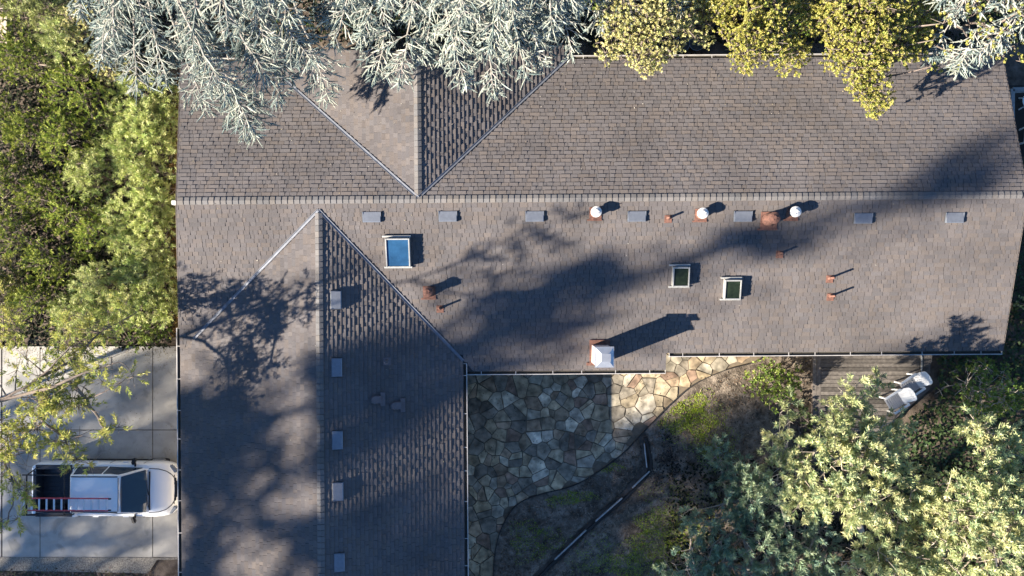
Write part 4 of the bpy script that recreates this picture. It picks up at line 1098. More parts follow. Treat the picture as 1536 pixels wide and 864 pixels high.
c1 = [T(385, 207, 5.6, 7.2, 2.6), T(312, 170, 5.9, 7.0, 2.3), T(250, 128, 6.2, 7.0, 2.2), T(205, 138, 5.6, 6.5, 1.8), T(170, 70, 6.4, 7.2, 2.2), T(120, 22, 6.6, 7.4, 2.2), T(345, 150, 6.6, 7.6, 2.4),
      T(425, 150, 6.0, 7.4, 2.4), T(495, 150, 5.6, 7.0, 2.2), T(470, 95, 6.6, 7.8, 2.2), T(290, 80, 6.9, 8.0, 2.2), T(220, 40, 7.0, 8.2, 2.2), T(400, 70, 7.2, 8.4, 2.2), T(345, 55, 7.6, 8.6, 2.0), T(440, 30, 7.6, 8.8, 2.0), T(265, 10, 7.6, 8.8, 2.0), T(180, 5, 7.2, 8.4, 2.0), T(380, 5, 8.0, 9.0, 2.0), T(320, 110, 6.4, 7.6, 2.0), T(440, 120, 5.8, 7.0, 1.8), T(150, 100, 5.8, 6.6, 1.2), T(365, 190, 5.4, 6.6, 1.6)]
rl_ = random.Random(77)
for _ in range(26): c1.append(T(rl_.uniform(130, 470), rl_.uniform(-10, 95), rl_.uniform(4.2, 5.8), rl_.uniform(5, 6.5), rl_.uniform(1.2, 2.2)))
cedar('silvery blue cedar reaching over the upper left corner of the roof', W(330, -230, 0), 12.5, c1, 3)
c2 = [T(562, 120, 5.7, 7.2, 2.2), T(597, 128, 5.9, 7.4, 2.0), T(635, 90, 6.0, 7.2, 2.0), T(540, 55, 6.6, 7.8, 2.0), T(500, 70, 6.4, 7.4, 1.8), T(700, 130, 6.0, 7.6, 2.6), T(742, 140, 5.9, 7.6, 2.6), T(790, 115, 6.1, 7.6, 2.4), T(680, 80, 6.8, 8.2, 2.2), T(735, 75, 7.0, 8.4, 2.4), T(815, 100, 6.0, 7.4, 2.2), T(860, 85, 5.8, 7.0, 2.0), T(905, 45, 6.2, 7.2, 2.0), T(830, 45, 7.0, 8.2, 2.2), T(770, 35, 7.4, 8.6, 2.2), T(700, 30, 7.6, 8.8, 2.0), T(620, 25, 7.4, 8.4, 1.8), T(580, 8, 7.6, 8.8, 1.8), T(870, 15, 7.0, 8.0, 2.0), T(655, 5, 8.0, 9.0, 1.8), T(750, 5, 8.0, 9.0, 1.8), T(930, 25, 6.0, 7.0, 1.6), T(972, 30, 6.2, 6.8, 1.5), T(1025, 12, 6.4, 6.8, 1.3), T(515, 10, 7.2, 8.2, 1.8)]
for _ in range(26): c2.append(T(rl_.uniform(560, 880), rl_.uniform(-10, 70), rl_.uniform(4.6, 5.8), rl_.uniform(5.2, 6.6), rl_.uniform(1.2, 2.2)))
for _ in range(8): c2.append(T(rl_.uniform(470, 580), rl_.uniform(-10, 40), rl_.uniform(4.6, 5.8), rl_.uniform(5.2, 6.6), rl_.uniform(1.2, 2.0)))
cedar('silvery blue cedar reaching over the north gable at the top centre', W(690, -200, 0), 13.0, c2, 5)
c3 = [T(1438, 108, 5.6, 6.8, 1.6), T(1462, 88, 5.9, 7.0, 1.6), T(1398, 85, 5.4, 6.4, 1.3), T(1500, 70, 6.0, 7.2, 1.5), T(1538, 40, 6.4, 7.4, 1.5), T(1430, 30, 6.4, 7.6, 1.4), T(1495, 12, 6.8, 8.0, 1.4), T(1410, 5, 6.4, 7.4, 1.2)]
cedar('silvery grey cedar branch hanging over the upper right corner of the roof', W(1510, -210, 0), 12.0, c3, 8)

# ------------------------------------------------------------------ yellow flowering trees behind the house
def dome(cx, cy, rx, ry, z0, z1): return lambda x, y: z1-(z1-z0)*min(1.3, ((x-cx)/rx)**2+((y-cy)/ry)**2)+random.uniform(-.5, .3)
def small(poly, n, zf, r, seed, mind=.25): return scatter(poly, n, zf, r, seed, mind)
pA = [(884, 72), (905, 92), (945, 78), (965, 110), (1000, 92), (1030, 60), (1062, 66), (1060, 30), (1062, 5), (1062, -20), (1000, -20), (900, -25), (905, 40)]
cl = small(pA, 250, dome(970, 20, 120, 120, 5.2, 6.6), (0.10, 0.25), 1, .14)
cl += [(W(x, y, z), r) for x, y, z, r in ((962, 98, 4.1, .24), (940, 90, 4.1, .24), (985, 88, 4.0, .2), (898, 72, 4.2, .2), (1050, 62, 3.8, .24), (915, 85, 4, .22))]
b = W(970, -70, 0)
make_tree('flowering_tree', 'pale yellow bushy tree overhanging the top gutter left of the two other yellow crowns', 'tree', b, [[b, b+Vector((.2, -.2, 2.2)), W(960, -10, 4.0)], [b+Vector((.2, -.2, 2.2)), W(920, 30, 3.6), W(915, 60, 3.7)], [b+Vector((.2, -.2, 2.2)), W(1010, 30, 3.5), W(1040, 45, 3.5)], [W(960, -10, 4.0), W(965, 50, 3.9), W(960, 85, 3.8)]], cl, 'pale', 'yellow trees behind the house')
pB = [(1066, -20), (1062, 20), (1090, 60), (1102, 100), (1120, 112), (1135, 90), (1160, 92), (1180, 112), (1205, 95), (1212, 60), (1205, 30), (1200, -20)]
cl = small(pB, 240, dome(1125, 20, 100, 120, 5.0, 6.6), (0.10, 0.25), 2, .14)
cl += [(W(x, y, 6.0), r) for x, y, r in ((1050, 8, .26), (1062, -4, .26), (1066, 22, .22), (1058, 34, .18), (1044, 22, .22), (1200, 4, .26), (1212, 14, .24), (1206, 30, .22), (1218, -4, .26), (1214, 44, .16), (1190, 18, .24), (1224, 26, .22))]
cl += [(W(x, y, z), r) for x, y, z, r in ((1118, 105, 3.7, .16), (1180, 105, 3.8, .22), (1100, 80, 4, .2), (1165, 98, 3.8, .2), (1190, 95, 3.8, .2))]
b = W(1130, -70, 0)
make_tree('flowering_tree', 'bright yellow tree between the bare curling vine and the longest yellow bough', 'tree', b, [[b, b+Vector((0, -.3, 2.4)), W(1125, 0, 4.2)], [W(1125, 0, 4.2), W(1105, 50, 3.9), W(1108, 90, 3.6)], [b+Vector((0, -.3, 2.4)), W(1170, 30, 3.8), W(1180, 90, 3.5)]], cl, 'pompom', 'yellow trees behind the house')
pC = [(1195, -20), (1205, 30), (1232, 60), (1238, 100), (1262, 112), (1285, 145), (1300, 170), (1318, 172), (1338, 150), (1330, 120), (1325, 95), (1355, 88), (1372, 95), (1400, 70), (1412, 20), (1420, -20)]
cl = small(pC, 400, dome(1300, 10, 120, 170, 4.4, 6.8), (0.10, 0.25), 4, .14)
cl += [(W(x, y, z), r) for x, y, z, r in ((1312, 165, 4.0, .22), (1330, 148, 4.1, .2), (1297, 150, 4.1, .18), (1275, 132, 4.2, .16), (1245, 95, 4.3, .2), (1365, 95, 3.9, .18), (1430, 98, 4, .2), (1408, 100, 4.0, .2), (1480, 62, 4.6, .24), (1495, 75, 4.4, .2), (1505, 85, 4.2, .2), (1525, 70, 4.5, .26), (1475, 35, 5, .24), (1530, 92, 4.2, .16), (1400, 60, 6.6, .2), (1415, 35, 6.8, .24), (1450, 55, 6.6, .18), (1478, 40, 6.9, .22), (1510, 45, 6.9, .22), (1528, 18, 7.2, .24), (1460, 8, 7.2, .26), (1490, 62, 6.4, .16), (1425, 78, 6.2, .14), (1395, 100, 5.6, .16))]
b = W(1310, -80, 0)
make_tree('flowering_tree', 'large yellow tree whose longest bough hangs far down over the roof', 'tree', b, [[b, b+Vector((0, -.3, 2.4)), W(1300, 0, 4.6)], [W(1300, 0, 4.6), W(1285, 60, 4.6), W(1300, 120, 4.2), W(1315, 160, 3.9)], [b+Vector((0, -.3, 2.4)), W(1245, 30, 3.9), W(1250, 85, 3.8)], [b+Vector((0, -.3, 2.4)), W(1360, 30, 4.0), W(1375, 75, 3.7)], [W(1360, 10, 4.2), W(1440, 40, 4.4), W(1520, 70, 4.3)]], cl, 'pompom', 'yellow trees behind the house', r0=0.2)
# green bush in the gap between the yellow trees
def bush(name, label, px, py, rx, z, h, style, n, rr, group=None, seed=0, bark=BARK, mat='leaf_dense', ry=None, tone=1.0):
    """shrub of clumps over a low dome; rx is in metres"""
    rnd = random.Random(seed+int(px*3+py)); base = W(px, py, 0); ry = ry or rx; cl = []
    for _ in range(n):
        a = rnd.uniform(0, 6.283); q = math.sqrt(rnd.random()); zz = z+h*(1-q*q*0.75)*rnd.uniform(.72, 1.05)
        cl.append((Vector((base.x+math.cos(a)*q*rx, base.y+math.sin(a)*q*ry, zz)), rnd.uniform(*rr), tone*rnd.uniform(.85, 1.15)))
    fk = [[base, base+Vector((rnd.uniform(-.1, .1), rnd.uniform(-.1, .1), z+h*.5))]]
    for k in range(3):
        a = rnd.uniform(0, 6.283); fk.append([base+Vector((0, 0, z*.5+.1)), base+Vector((math.cos(a)*rx*.55, math.sin(a)*ry*.55, z+h*.45))])
    return make_tree(name, label, 'shrub', base, fk, cl, style, group, bark, r0=0.06, mat=mat, flatten=0.75)
bush('evergreen_shrub', 'green shrub in the dark gap between the two brightest yellow trees', 1195, 40, 0.75, 1.2, 1.5, 'broad', 22, (.2, .34), 'shrubs behind the house')
bush('evergreen_shrub', 'dark green shrub behind the roof between cedar and pale yellow tree', 905, 10, 0.9, 0.8, 1.5, 'broad', 24, (.22, .36), 'shrubs behind the house')
bush('evergreen_shrub', 'dark shrub at the top edge behind the bright yellow tree', 1080, 5, 0.9, 0.6, 1.4, 'broad', 22, (.22, .36), 'shrubs behind the house')
bush('leafy_shrub', 'sunlit yellow green shrub filling the gap right of the pale yellow tree', 1066, 28, .5, 3.2, 1.0, 'grassy', 16, (.16, .28), 'shrubs behind the house', ry=.9)
bush('leafy_shrub', 'sunlit olive shrub filling the gap between the bright yellow tree and the long yellow bough', 1212, 30, .4, 3.0, 1.0, 'grassy', 14, (.16, .28), 'shrubs behind the house', ry=.9)
bush('evergreen_shrub', 'dark shrub at the top edge beneath the right cedar', 1440, 20, 1.1, 0.6, 1.6, 'dark', 22, (.25, .4), 'shrubs behind the house')
bush('evergreen_shrub', 'dark shrub added for shade behind the north gable in the gap between the two big cedars', 545, 38, 0.8, .6, 1.2, 'dark', 22, (.22, .36), 'shrubs behind the house')  # dark shrubs here stand in for the shadow beyond the roof edge
bush('evergreen_shrub', 'dark shrub added for shade behind the north gable under the left big cedar', 450, 30, 1.0, .6, 1.2, 'dark', 24, (.22, .36), 'shrubs behind the house')
bush('evergreen_shrub', 'dark shrub added for shade behind the north gable under the middle cedar', 640, 30, 1.0, .6, 1.2, 'dark', 24, (.22, .36), 'shrubs behind the house')
# bare curling vine
bm = bmesh.new(); rnd = random.Random(4); vb = W(1082, 40, 0)
vine = thing('bare_vine', 'bare pale vine with curling stems at the top gutter', 'vine', vb)
for k in range(9):
    p = Vector((rnd.uniform(-.2, .2), rnd.uniform(-.3, .2), 2.2+rnd.uniform(0, .5))); a = rnd.uniform(0, 6.28); pts = [Vector((0, 0, 0)), p*0.6, p]
    cv = rnd.choice((-1, 1))*rnd.uniform(.25, .6)
    for i in range(11):
        a += cv; p = p+Vector((math.cos(a)*.13, math.sin(a)*.13-.015, rnd.uniform(-.04, .05))); pts.append(p.copy())
    tubebm(bm, smooth_path(pts, 2), 0.016, 5)
obj('stem', bm, pmat('pale_stem', (0.42, 0.37, 0.34), 0.8), vine)

# ------------------------------------------------------------------ shrubs and hedge on the left
LS = 'shrubs left of the house'
left_shrubs = [
    # px, py, rx, base z, h, style, n, label, ry
    (30, 15, 0.75, .3, 1.0, 'juniper', 18, 'dark green juniper at the top left beside the pale path', .6),
    (90, 30, 0.95, .3, 1.2, 'grassy', 24, 'light feathery shrub right of the juniper by the pale path', .85),
    (135, 85, 0.85, .3, 1.4, 'grassy', 22, 'light green shrub under the leftmost cedar tips', .8),
    (165, 62, 0.55, .5, 1.6, 'pale', 16, 'yellow leaved shrub under the leftmost cedar tips', .75),
    (200, 118, 0.50, .5, 1.5, 'pale', 14, 'yellow leaved shrub close to the upper left roof corner', .5),
    (25, 85, 0.6, .2, 0.9, 'juniper', 16, 'upright juniper just below the pale path end', .6),
    (72, 105, 0.9, .3, 1.2, 'juniper', 26, 'broad olive green juniper below the patch of bare pink soil', .8),
    (135, 150, 0.8, .3, 1.2, 'juniper', 22, 'juniper with dark hollows halfway between the path and the roof corner', .9),
    (20, 185, 0.7, .2, 1.0, 'juniper', 18, 'bright tipped juniper on the left edge below the first dark gap', .75),
    (75, 205, 0.8, .2, 1.1, 'juniper', 22, 'juniper with brown dead twigs at its heart', .8),
    (128, 225, 0.75, .3, 1.25, 'juniper', 22, 'light olive shrub left of the long hedge near its middle', .9),
    (30, 275, 0.8, .2, 1.0, 'juniper', 20, 'dark rounded juniper on the left edge level with the main ridge', .75),
    (85, 300, 0.7, .2, 1.0, 'juniper', 20, 'olive juniper level with the main ridge beside bare branches', .7),
    (135, 320, 0.7, .3, 1.2, 'juniper', 20, 'juniper with black gaps level with the roof vents', .8),
    (45, 355, 0.85, .2, 1.0, 'juniper', 22, 'wide green juniper on the left below the bare twigs', .7),
    (110, 395, 0.85, .3, 1.2, 'juniper', 24, 'large juniper nearest the hedge end above the driveway', .8),
    (20, 425, 0.75, .3, 1.1, 'wispy', 16, 'yellowish shrub on the left edge under the feathery branches', .7),
    (75, 455, 0.85, .2, 1.1, 'juniper', 22, 'green juniper behind the driveway under the feathery branches', .7),
    (140, 470, 0.85, .2, 1.1, 'grassy', 22, 'light shrub at the driveway edge beside the dark bush', .65),
    (170, 175, 0.55, .4, 1.3, 'juniper', 14, 'light olive shrub squeezed between juniper and hedge below the yellow shrubs', .7),
    (165, 270, 0.55, .4, 1.3, 'grassy', 14, 'light shrub pressed against the hedge just above the level of the main ridge', .7),
    (172, 360, 0.55, .4, 1.3, 'juniper', 14, 'green shrub pressed against the hedge below the level of the roof vents', .7),
    (175, 430, 0.6, .4, 1.3, 'grassy', 16, 'light shrub against the hedge close to its driveway end', .7),
    (225, 490, 0.75, .2, 0.9, 'broad', 26, 'dark green bush in the corner between driveway, hedge and gutter', .55),
]
for px, py, rx, z, h, stl, n, lab, ry in left_shrubs:
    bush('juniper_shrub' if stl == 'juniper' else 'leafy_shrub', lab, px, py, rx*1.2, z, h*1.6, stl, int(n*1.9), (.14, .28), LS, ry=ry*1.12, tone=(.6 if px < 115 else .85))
# long clipped-looking hedge beside the wall
hb = W(215, 300, 0); cl = []; rnd = random.Random(21)
for k in range(300):
    y = rnd.uniform(125, 478); x = rnd.uniform(164+14*math.sin(y*.05)+8*math.sin(y*.13), 260); e = abs(x-216)/50
    cl.append((W(x, y, 0.9+1.0*(1-e*e*.55)*rnd.uniform(.7, 1.1)), rnd.uniform(.16, .30), rnd.uniform(.85, 1.2)))
fk = [[W(215, y, 0), W(215+rnd.uniform(-8, 8), y+rnd.uniform(-8, 8), 1.1)] for y in range(140, 480, 28)]
hd = make_tree('hedge', 'long pale green feathery hedge running beside the left roof edge', 'hedge', hb, fk, cl, 'grassy', r0=.05, mat='leaf_dense')
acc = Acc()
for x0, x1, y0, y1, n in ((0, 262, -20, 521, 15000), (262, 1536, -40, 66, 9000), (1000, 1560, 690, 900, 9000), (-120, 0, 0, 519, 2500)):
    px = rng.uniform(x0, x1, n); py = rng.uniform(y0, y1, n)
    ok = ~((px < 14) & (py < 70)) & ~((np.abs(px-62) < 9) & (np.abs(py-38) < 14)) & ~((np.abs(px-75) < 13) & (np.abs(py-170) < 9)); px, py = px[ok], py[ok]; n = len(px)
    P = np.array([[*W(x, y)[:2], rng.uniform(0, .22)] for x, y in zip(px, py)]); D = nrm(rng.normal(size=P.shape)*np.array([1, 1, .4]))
    acc.add(leaves(P, D, rng.uniform(.10, .20, n), rng.uniform(.05, .10, n), .4), np.array([(0.02, 0.032, 0.010), (0.03, 0.04, 0.013), (0.025, 0.024, 0.014), (0.015, 0.022, 0.010)])[rng.integers(0, 4, n)]*rng.uniform(.35, .75, (n, 1)))  # near-black leaf colours paint the deep shade in the gaps
stuff(acc.build('undergrowth', 'chips'), 'dark low undergrowth and litter coloured near black for the deep shade beneath the shrubs and trees', 'undergrowth')
# bare twigs among the shrubs
bm = bmesh.new(); rnd = random.Random(6); tb_ = W(82, 325, 0)
for k in range(26):
    p = Vector((rnd.uniform(-.5, .5), rnd.uniform(-.4, .4), 0.25)); q = p+Vector((rnd.uniform(-.5, .5), rnd.uniform(-.5, .5), rnd.uniform(.3, .9)))
    tubebm(bm, [Vector((p.x*.3, p.y*.3, 0)), p, p.lerp(q, .5)+Vector((rnd.uniform(-.08, .08), rnd.uniform(-.08, .08), 0)), q], 0.010, 4)
tw = thing('dead_shrub', 'bare grey brown dead shrub among the junipers on the left', 'dead shrub', tb_)
obj('stem', bm, pmat('dead_wood', (0.20, 0.15, 0.12), 0.9), tw)

# brown leaf litter between hedge and house
acc = Acc(); n = 5200
px = rng.uniform(252, 276, n); py = rng.uniform(120, 505, n)
P = np.array([[*W(x, y)[:2], rng.uniform(-.01, .03)] for x, y in zip(px, py)]); D = nrm(rng.normal(size=P.shape)*np.array([1, 1, .2]))
acc.add(leaves(P, D, rng.uniform(.05, .14, n), rng.uniform(.02, .05, n), .4), np.array([(0.17, 0.09, 0.03), (0.22, 0.13, 0.05), (0.12, 0.07, 0.03), (0.16, 0.12, 0.03)])[rng.integers(0, 4, n)])
stuff(acc.build('leaf_litter', 'chips'), 'brown leaf litter between the hedge and the house', 'leaf litter')

# ------------------------------------------------------------------ feathery tree over the driveway
b = W(-150, 660, 0)
lim = [[b, b+Vector((.3, .2, 3.2)), W(-60, 625, 5.6)],
       [W(-60, 625, 5.6), W(10, 595, 6.3), W(60, 565, 6.5), W(105, 520, 6.5)],
       [W(-10, 603, 6.2), W(70, 583, 6.6), W(125, 560, 6.7), W(180, 543, 6.6)],
       [W(60, 565, 6.3), W(110, 540, 5.4), W(150, 500, 4.4), W(205, 468, 3.6)],
       [b+Vector((.3, .2, 3.2)), W(-40, 580, 4.2), W(0, 520, 4.0), W(5, 470, 3.8)],
       [W(-60, 625, 5.6), W(-20, 660, 6.0), W(10, 700, 6.0), W(20, 745, 5.6), W(8, 790, 5.2)],
       [W(70, 583, 6.4), W(60, 625, 6.1), W(95, 655, 5.8), W(110, 690, 5.4)],
       [W(100, 570, 6.4), W(130, 600, 6.1), W(150, 635, 5.8), W(160, 655, 5.6)],
       [W(-60, 625, 5.6), Vector((-22.5, -6.2, 9.5)), Vector((-20.6, -6.6, 11.6)), Vector((-19.0, -6.0, 12.3)), Vector((-17.8, -5.4, 12.6))],
       [Vector((-20.6, -6.6, 11.6)), Vector((-19.6, -7.4, 11.8)), Vector((-18.4, -7.6, 11.7))]]
rnd = random.Random(17); cl = []
for px, py, z, r, k in ((15, 500, 4.0, .34, 5), (75, 548, 6.2, .24, 5), (120, 525, 5.2, .28, 6), (150, 495, 4.4, .26, 5), (190, 472, 3.7, .22, 3), (60, 600, 6.3, .26, 6), (95, 600, 6.2, .26, 5), (45, 628, 6.0, .28, 4), (125, 572, 6.3, .24, 3), (165, 548, 6.3, .22, 3), (195, 560, 6.1, .16, 1),
                       (12, 650, 6.0, .30, 5), (18, 700, 5.9, .24, 4), (25, 740, 5.6, .16, 3), (8, 775, 5.3, .15, 2), (95, 660, 5.8, .22, 4), (105, 688, 5.5, .17, 2), (130, 612, 6.0, .18, 2), (155, 650, 5.7, .13, 2), (5, 455, 3.8, .34, 3), (100, 490, 4.4, .25, 3), (-30, 560, 6.4, .26, 3), (-40, 640, 6.2, .26, 3)):
    for _ in range(int(k*1.5)):
        cl.append((W(px+rnd.gauss(0, 15), py+rnd.gauss(0, 13), z+rnd.uniform(-.25, .2)), r*rnd.uniform(.7, 1.1)))
for p_ in ((-18.6, -6.0, 12.3), (-17.6, -5.3, 12.6), (-18.2, -7.5, 11.7), (-19.4, -6.4, 12.0), (-17.2, -5.9, 12.4), (-19.2, -7.6, 11.9), (-17.9, -6.9, 12.0), (-16.9, -5.0, 12.7)):
    for _ in range(2): cl.append((Vector(p_)+Vector((rnd.gauss(0, .3), rnd.gauss(0, .2), rnd.gauss(0, .2))), rnd.uniform(.16, .28)))
make_tree('feathery_tree', 'feathery yellow green tree with bare limbs spreading over the driveway', 'tree', b, lim, cl, 'wispy', bark=(0.20, 0.16, 0.13), r0=.10, flatten=.45, twig=.012)

# ------------------------------------------------------------------ pale acacias lower right
def acacia(label, basepx, poly, n, zf, r, seed, forks, extra=(), tone=1.0, mind=.28, style='feather'):
    b = W(*basepx, 0); cl = [(p, q, tone) for p, q in small(poly, n, zf, r, seed, mind)]+[(W(x, y, z), q, tone) for x, y, z, q in extra]
    make_tree('acacia', label, 'tree', b, [[b, b.lerp(forks[0][0], .6), forks[0][0]]]+forks, cl, style, 'pale feathery acacias at the lower right', bark=PALEBARK, r0=.17, flatten=.8)
acacia('pale feathery acacia covering the lower part of the deck', (1290, 800), [(1235, 610), (1260, 588), (1290, 590), (1305, 620), (1340, 625), (1350, 680), (1390, 720), (1400, 770), (1370, 800), (1290, 790), (1230, 770), (1170, 760), (1150, 735), (1165, 705), (1145, 680), (1160, 665), (1215, 670), (1245, 645)], 130, dome(1280, 710, 140, 130, 3.6, 5.6), (.24, .42), 31,
       [[W(1285, 760, 4.0), W(1275, 680, 4.6), W(1275, 610, 4.4)], [W(1285, 760, 4.0), W(1220, 720, 4.2), W(1175, 700, 4.0)], [W(1285, 760, 4.0), W(1350, 730, 4.4), W(1380, 740, 4.4)]],
       ((1285, 578, 4.8, .27), (1262, 600, 4.8, .28), (1276, 590, 4.95, .28), (1248, 612, 4.6, .26), (1245, 632, 4.3, .30), (1322, 572, 3.4, .20), (1313, 568, 3.3, .16), (1330, 635, 4.0, .24), (1180, 605, 3.2, .26), (1170, 620, 3.2, .24), (1185, 632, 3.0, .28), (1165, 650, 3.1, .22)))
acacia('pale feathery acacia with an open crown in the lower right corner', (1490, 850), [(1450, 640), (1470, 622), (1500, 640), (1545, 660), (1560, 880), (1400, 880), (1380, 800), (1395, 745), (1430, 720), (1455, 730), (1470, 700), (1460, 670)], 110, dome(1480, 780, 120, 150, 3.8, 5.8), (.24, .40), 32,
       [[W(1490, 820, 4.2), W(1500, 740, 4.8), W(1485, 650, 4.6)], [W(1490, 820, 4.2), W(1440, 770, 4.6), W(1410, 740, 4.4)], [W(1490, 820, 4.2), W(1540, 760, 4.6), W(1545, 690, 4.6)]],
       ((1460, 628, 4.6, .24), (1448, 640, 4.5, .18), (1490, 650, 4.6, .26), (1505, 680, 4.6, .24)))
acacia('pale feathery acacia cut off by the bottom edge right of centre', (1330, 900), [(1290, 830), (1330, 800), (1380, 810), (1400, 880), (1270, 885), (1250, 860)], 34, (3.9, 5.2), (.26, .42), 33,
       [[W(1330, 890, 3.8), W(1335, 850, 4.3), W(1350, 825, 4.3)], [W(1330, 890, 3.8), W(1290, 860, 4.1)]])
T3_POLY = [(1070, 665), (1090, 680), (1130, 700), (1180, 760), (1235, 790), (1260, 860), (1240, 890), (990, 890), (985, 850), (1030, 840), (1025, 770), (1060, 770), (1095, 745), (1075, 715)]
acacia('acacia with blue green shade put into its leaf colour beside the mossy garden soil', (1120, 850), T3_POLY, 130, dome(1140, 810, 150, 130, 0.9, 2.1), (.26, .42), 34,
       [[W(1130, 850, 0.9), W(1110, 790, 1.5), W(1085, 720, 1.2)], [W(1130, 850, 0.9), W(1190, 820, 1.7), W(1230, 830, 1.8)], [W(1130, 850, 0.9), W(1060, 850, 1.3), W(1010, 860, 1.0)]],
       ((1073, 668, 1.1, .22), (1080, 690, 1.2, .26), (1035, 765, 1.4, .22), (1000, 845, 1.1, .26)), style='shadefeather')

# ------------------------------------------------------------------ shrubs and ground cover by the deck
bush('leafy_shrub', 'rounded green shrub between the patio end and the deck', 1148, 572, 0.95, .3, 1.0, 'broad', 34, (.2, .34), 'shrubs round the deck', ry=.85)
bush('leafy_shrub', 'dark low shrub squeezed against the left deck edge', 1196, 640, 0.45, .1, .6, 'dark', 16, (.2, .3), 'shrubs round the deck', ry=1.0)
bush('leafy_shrub', 'loose twiggy shrub right of the deck below the gutter', 1432, 575, 1.15, .6, 3.2, 'broad', 58, (.16, .30), 'shrubs round the deck', bark=PALEBARK, ry=1.0)
bush('leafy_shrub', 'small bright green shrub among the dark ivy', 1470, 600, 0.55, .3, 1.0, 'broad', 12, (.2, .3), 'shrubs round the deck')
bush('leafy_shrub', 'dry tan shrub beside the right roof edge', 1530, 458, 0.35, .3, .9, 'pale', 8, (.2, .28), 'shrubs round the deck')
acc = Acc(); n = 17000
px = rng.uniform(1330, 1640, n); py = rng.uniform(240, 880, n)
ok = (px > 1338)&((py > 560)|(px > 1400))
ok &= ~np.array([inpoly(x, y, [(1200, 480), (1402, 480), (1402, 590), (1342, 643), (1300, 700), (1200, 700)]) for x, y in zip(px, py)])
px, py = px[ok], py[ok]; n = len(px)
P = np.array([[*W(x, y)[:2], 0] for x, y in zip(px, py)])
P[:, 2] = [0.25+0.30*mnoise.fractal(Vector((x*.7, y*.7, 9.)), .8, 2.2, 4)+rng.uniform(-.08, .1) for x, y, _ in P]
D = nrm(rng.normal(size=P.shape)*np.array([1, 1, .35]))
acc.add(leaves(P, D, rng.uniform(.10, .19, n), rng.uniform(.07, .13, n), .35), vary((0.045, 0.072, 0.026), n, .5, .12))
stuff(acc.build('ivy', 'leaf_dense'), 'dark ivy covering the ground right of the deck and house', 'ivy')
# stones in the planting strip below the driveway
acc = Acc(); n = 2600
px = rng.uniform(-40, 225, n); py = rng.uniform(850, 900, n)
P = np.array([[*W(x, y)[:2], rng.uniform(0, .05)] for x, y in zip(px, py)]); D = nrm(rng.normal(size=P.shape)*np.array([1, 1, .3]))
acc.add(leaves(P, D, rng.uniform(.05, .13, n), rng.uniform(.04, .09, n), .4), np.array([(0.17, 0.12, 0.09), (0.22, 0.17, 0.14), (0.10, 0.08, 0.06), (0.12, 0.13, 0.06)])[rng.integers(0, 4, n)])
stuff(acc.build('planting_strip', 'chips'), 'brown litter and low plants in the strip below the driveway kerb', 'planting strip')

# ------------------------------------------------------------------ tall trees up-sun whose crowns dapple the roof
DM = """
00000000000000000000000000000000
00000000000000000000000000000000
00000000000000000000000000000000
00000000000000000000000000000000
00000000000000000000000000000055
00000000000000000000000000004884
00000000000000000000000002466311
00000000000012210002326875310000
00000000000013323686340200000000
00000000000001578743343200000000
00000020024663456654300000004434
01355041448998765420000002224666
25665787408999....00000102237722
55555798617764....3531995210.111
666676956565435..778789981001110
666668565134578..875547782101010
665554657789865..875549998776110
665558721487655..766558999764100
"""
rows_ = [r_.ljust(32, '0') for r_ in DM.strip().split('\n')]
AC_POLY = [(1145, 560), (1330, 560), (1340, 700), (1450, 620), (1536, 640), (1536, 864), (1250, 864), (1180, 760), (1140, 700)]
def surf(px, py):
    """height of what the photo shows at this pixel"""
    for pl, poly, _ in polys:
        h_ = hit(px, py, pl)
        if inpoly(h_.x, h_.y, poly): return Vector((h_.x*CT-h_.y*ST, h_.x*ST+h_.y*CT, h_.z))
    if inpoly(px, py, AC_POLY): return W(px, py, 4.6)
    if px > 985 and py > 665: return W(px, py, 1.5 if inpoly(px, py, T3_POLY) else 0.2)
    if py < 95: return W(px, py, 5.5)
    if 45 < px < 272 and 690 < py < 778: return W(px, py, 1.3)
    return W(px, py, 0.6)
S_ = np.array(SUN); U_ = np.array([-S_[1], S_[0], 0.0]); U_ /= np.linalg.norm(U_)
if U_[1] < 0: U_ = -U_
W_ = np.cross(S_, U_); W_ = W_ if W_[2] > 0 else -W_
CELL = 0.30
def dens(px, py):
    fx = (px-24)/48; fy = (py-24)/48; x0 = int(math.floor(fx)); y0 = int(math.floor(fy)); tx, ty = fx-x0, fy-y0; s = w = 0
    for i, a in ((x0, 1-tx), (x0+1, tx)):
        for j, b_ in ((y0, 1-ty), (y0+1, ty)):
            c = rows_[min(17, max(0, j))][min(31, max(0, i))]
            if c == '.': continue
            s += int(c)*a*b_; w += a*b_
    return None if w < 0.25 else s/w/9
grid = {}
for py in range(-40, 905, 10):
    for px in range(-40, 1577, 10):
        d = dens(px, py)
        if d is None: continue
        p = np.array(surf(px, py)); k = (int(round(float(p@U_)/CELL)), int(round(float(p@W_)/CELL)))
        grid.setdefault(k, []).append(d)
TALL = [(-13.2, 64), (-6.8, 70), (-0.6, 63), (5.6, 69), (11.8, 64)]
tall_acc = [Acc() for _ in TALL]; tall_pts = [[] for _ in TALL]
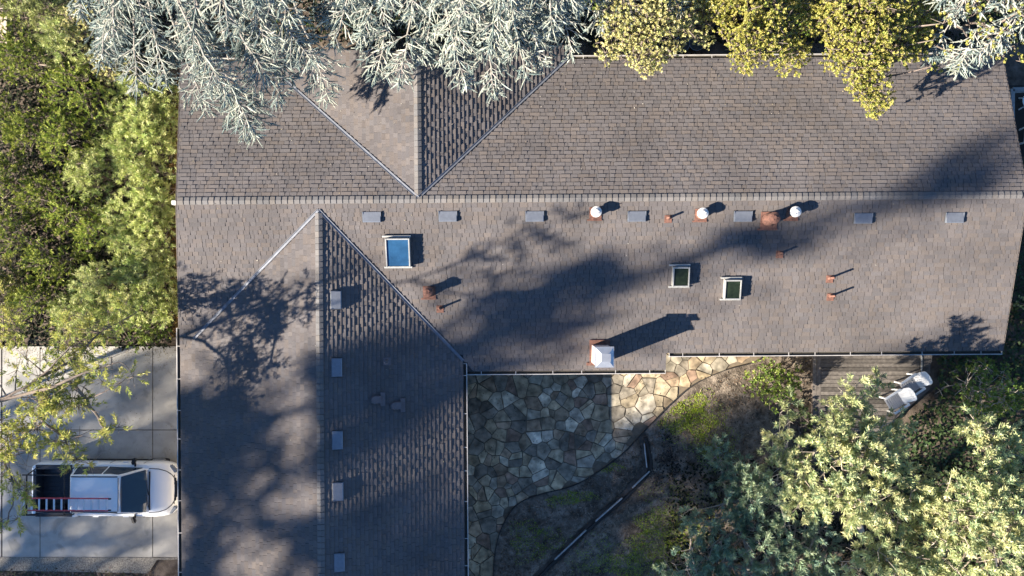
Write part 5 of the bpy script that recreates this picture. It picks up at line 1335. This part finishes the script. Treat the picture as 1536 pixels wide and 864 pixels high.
for (iu, iw), v in grid.items():
    d = float(np.mean(v))
    if d < 0.06: continue
    u, w = iu*CELL, iw*CELL
    q_ = min(1, max(0, (d-0.10)/0.66)); cov = 0.995*q_*q_*(3-2*q_)
    if cov <= 0.01: continue
    lam = -math.log(1-cov)*CELL*CELL/0.032
    k = rng.poisson(lam)
    if not k: continue
    i = min(range(len(TALL)), key=lambda q: abs(TALL[q][0]-u+random.uniform(-1, 1)))
    s = TALL[i][1]+rng.normal(0, 1.3, k)
    P = np.outer(np.full(k, u)+rng.uniform(-.22, .22, k), U_)+np.outer(np.full(k, w)+rng.uniform(-.22, .22, k), W_)+np.outer(s, S_)
    tall_acc[i].add(leaves(P, nrm(rng.normal(size=(k, 3))), rng.uniform(.32, .52, k), rng.uniform(.26, .38, k)), vary((0.06, 0.085, 0.03), k, .3, .1))
    tall_pts[i].append(P[0])
TL = ['first tall evergreen standing far down-left beyond the driveway', 'second tall evergreen far beyond the driveway, nearer its feathery tree', 'tall evergreen far left of the house, middle of its row', 'tall evergreen far left, next after the middle of its row', 'last tall evergreen far left at the upper end of its row']
for i, (u, s) in enumerate(TALL):
    if not tall_pts[i]: continue
    P = np.array(tall_pts[i]); c = P.mean(0); base = np.array([c[0], c[1], 0.0])
    t = thing('tall_evergreen', TL[i], 'tree', tuple(base), 0, 'tall trees beyond the driveway')
    tall_acc[i].build('crown', 'leaf_dense', t, origin=base)
    w_ = Acc(); top = Vector((0, 0, P[:, 2].max()-0.5)); pth = smooth_path([Vector((0, 0, 0)), Vector((.2, .1, top.z*.5)), top], 6)
    tube(w_, pth, [0.45*(1-.85*k/(len(pth)-1)) for k in range(len(pth))], BARK, 8)
    for q in P[rng.permutation(len(P))[:60]]:
        e = Vector(q-base); st = Vector((0.1, 0.05, max(3, e.z-abs(e.x)*.3-abs(e.y)*.3-1)))
        tube(w_, [st, st.lerp(e, .5)+Vector((0, 0, .3)), e], [.06, .04, .015], BARK, 4)
    w_.build('trunk', 'bark', t)
print('SCENE faces', sum(len(o.data.polygons) for o in scene.objects if o.type == 'MESH'), 'objects', len(scene.objects))
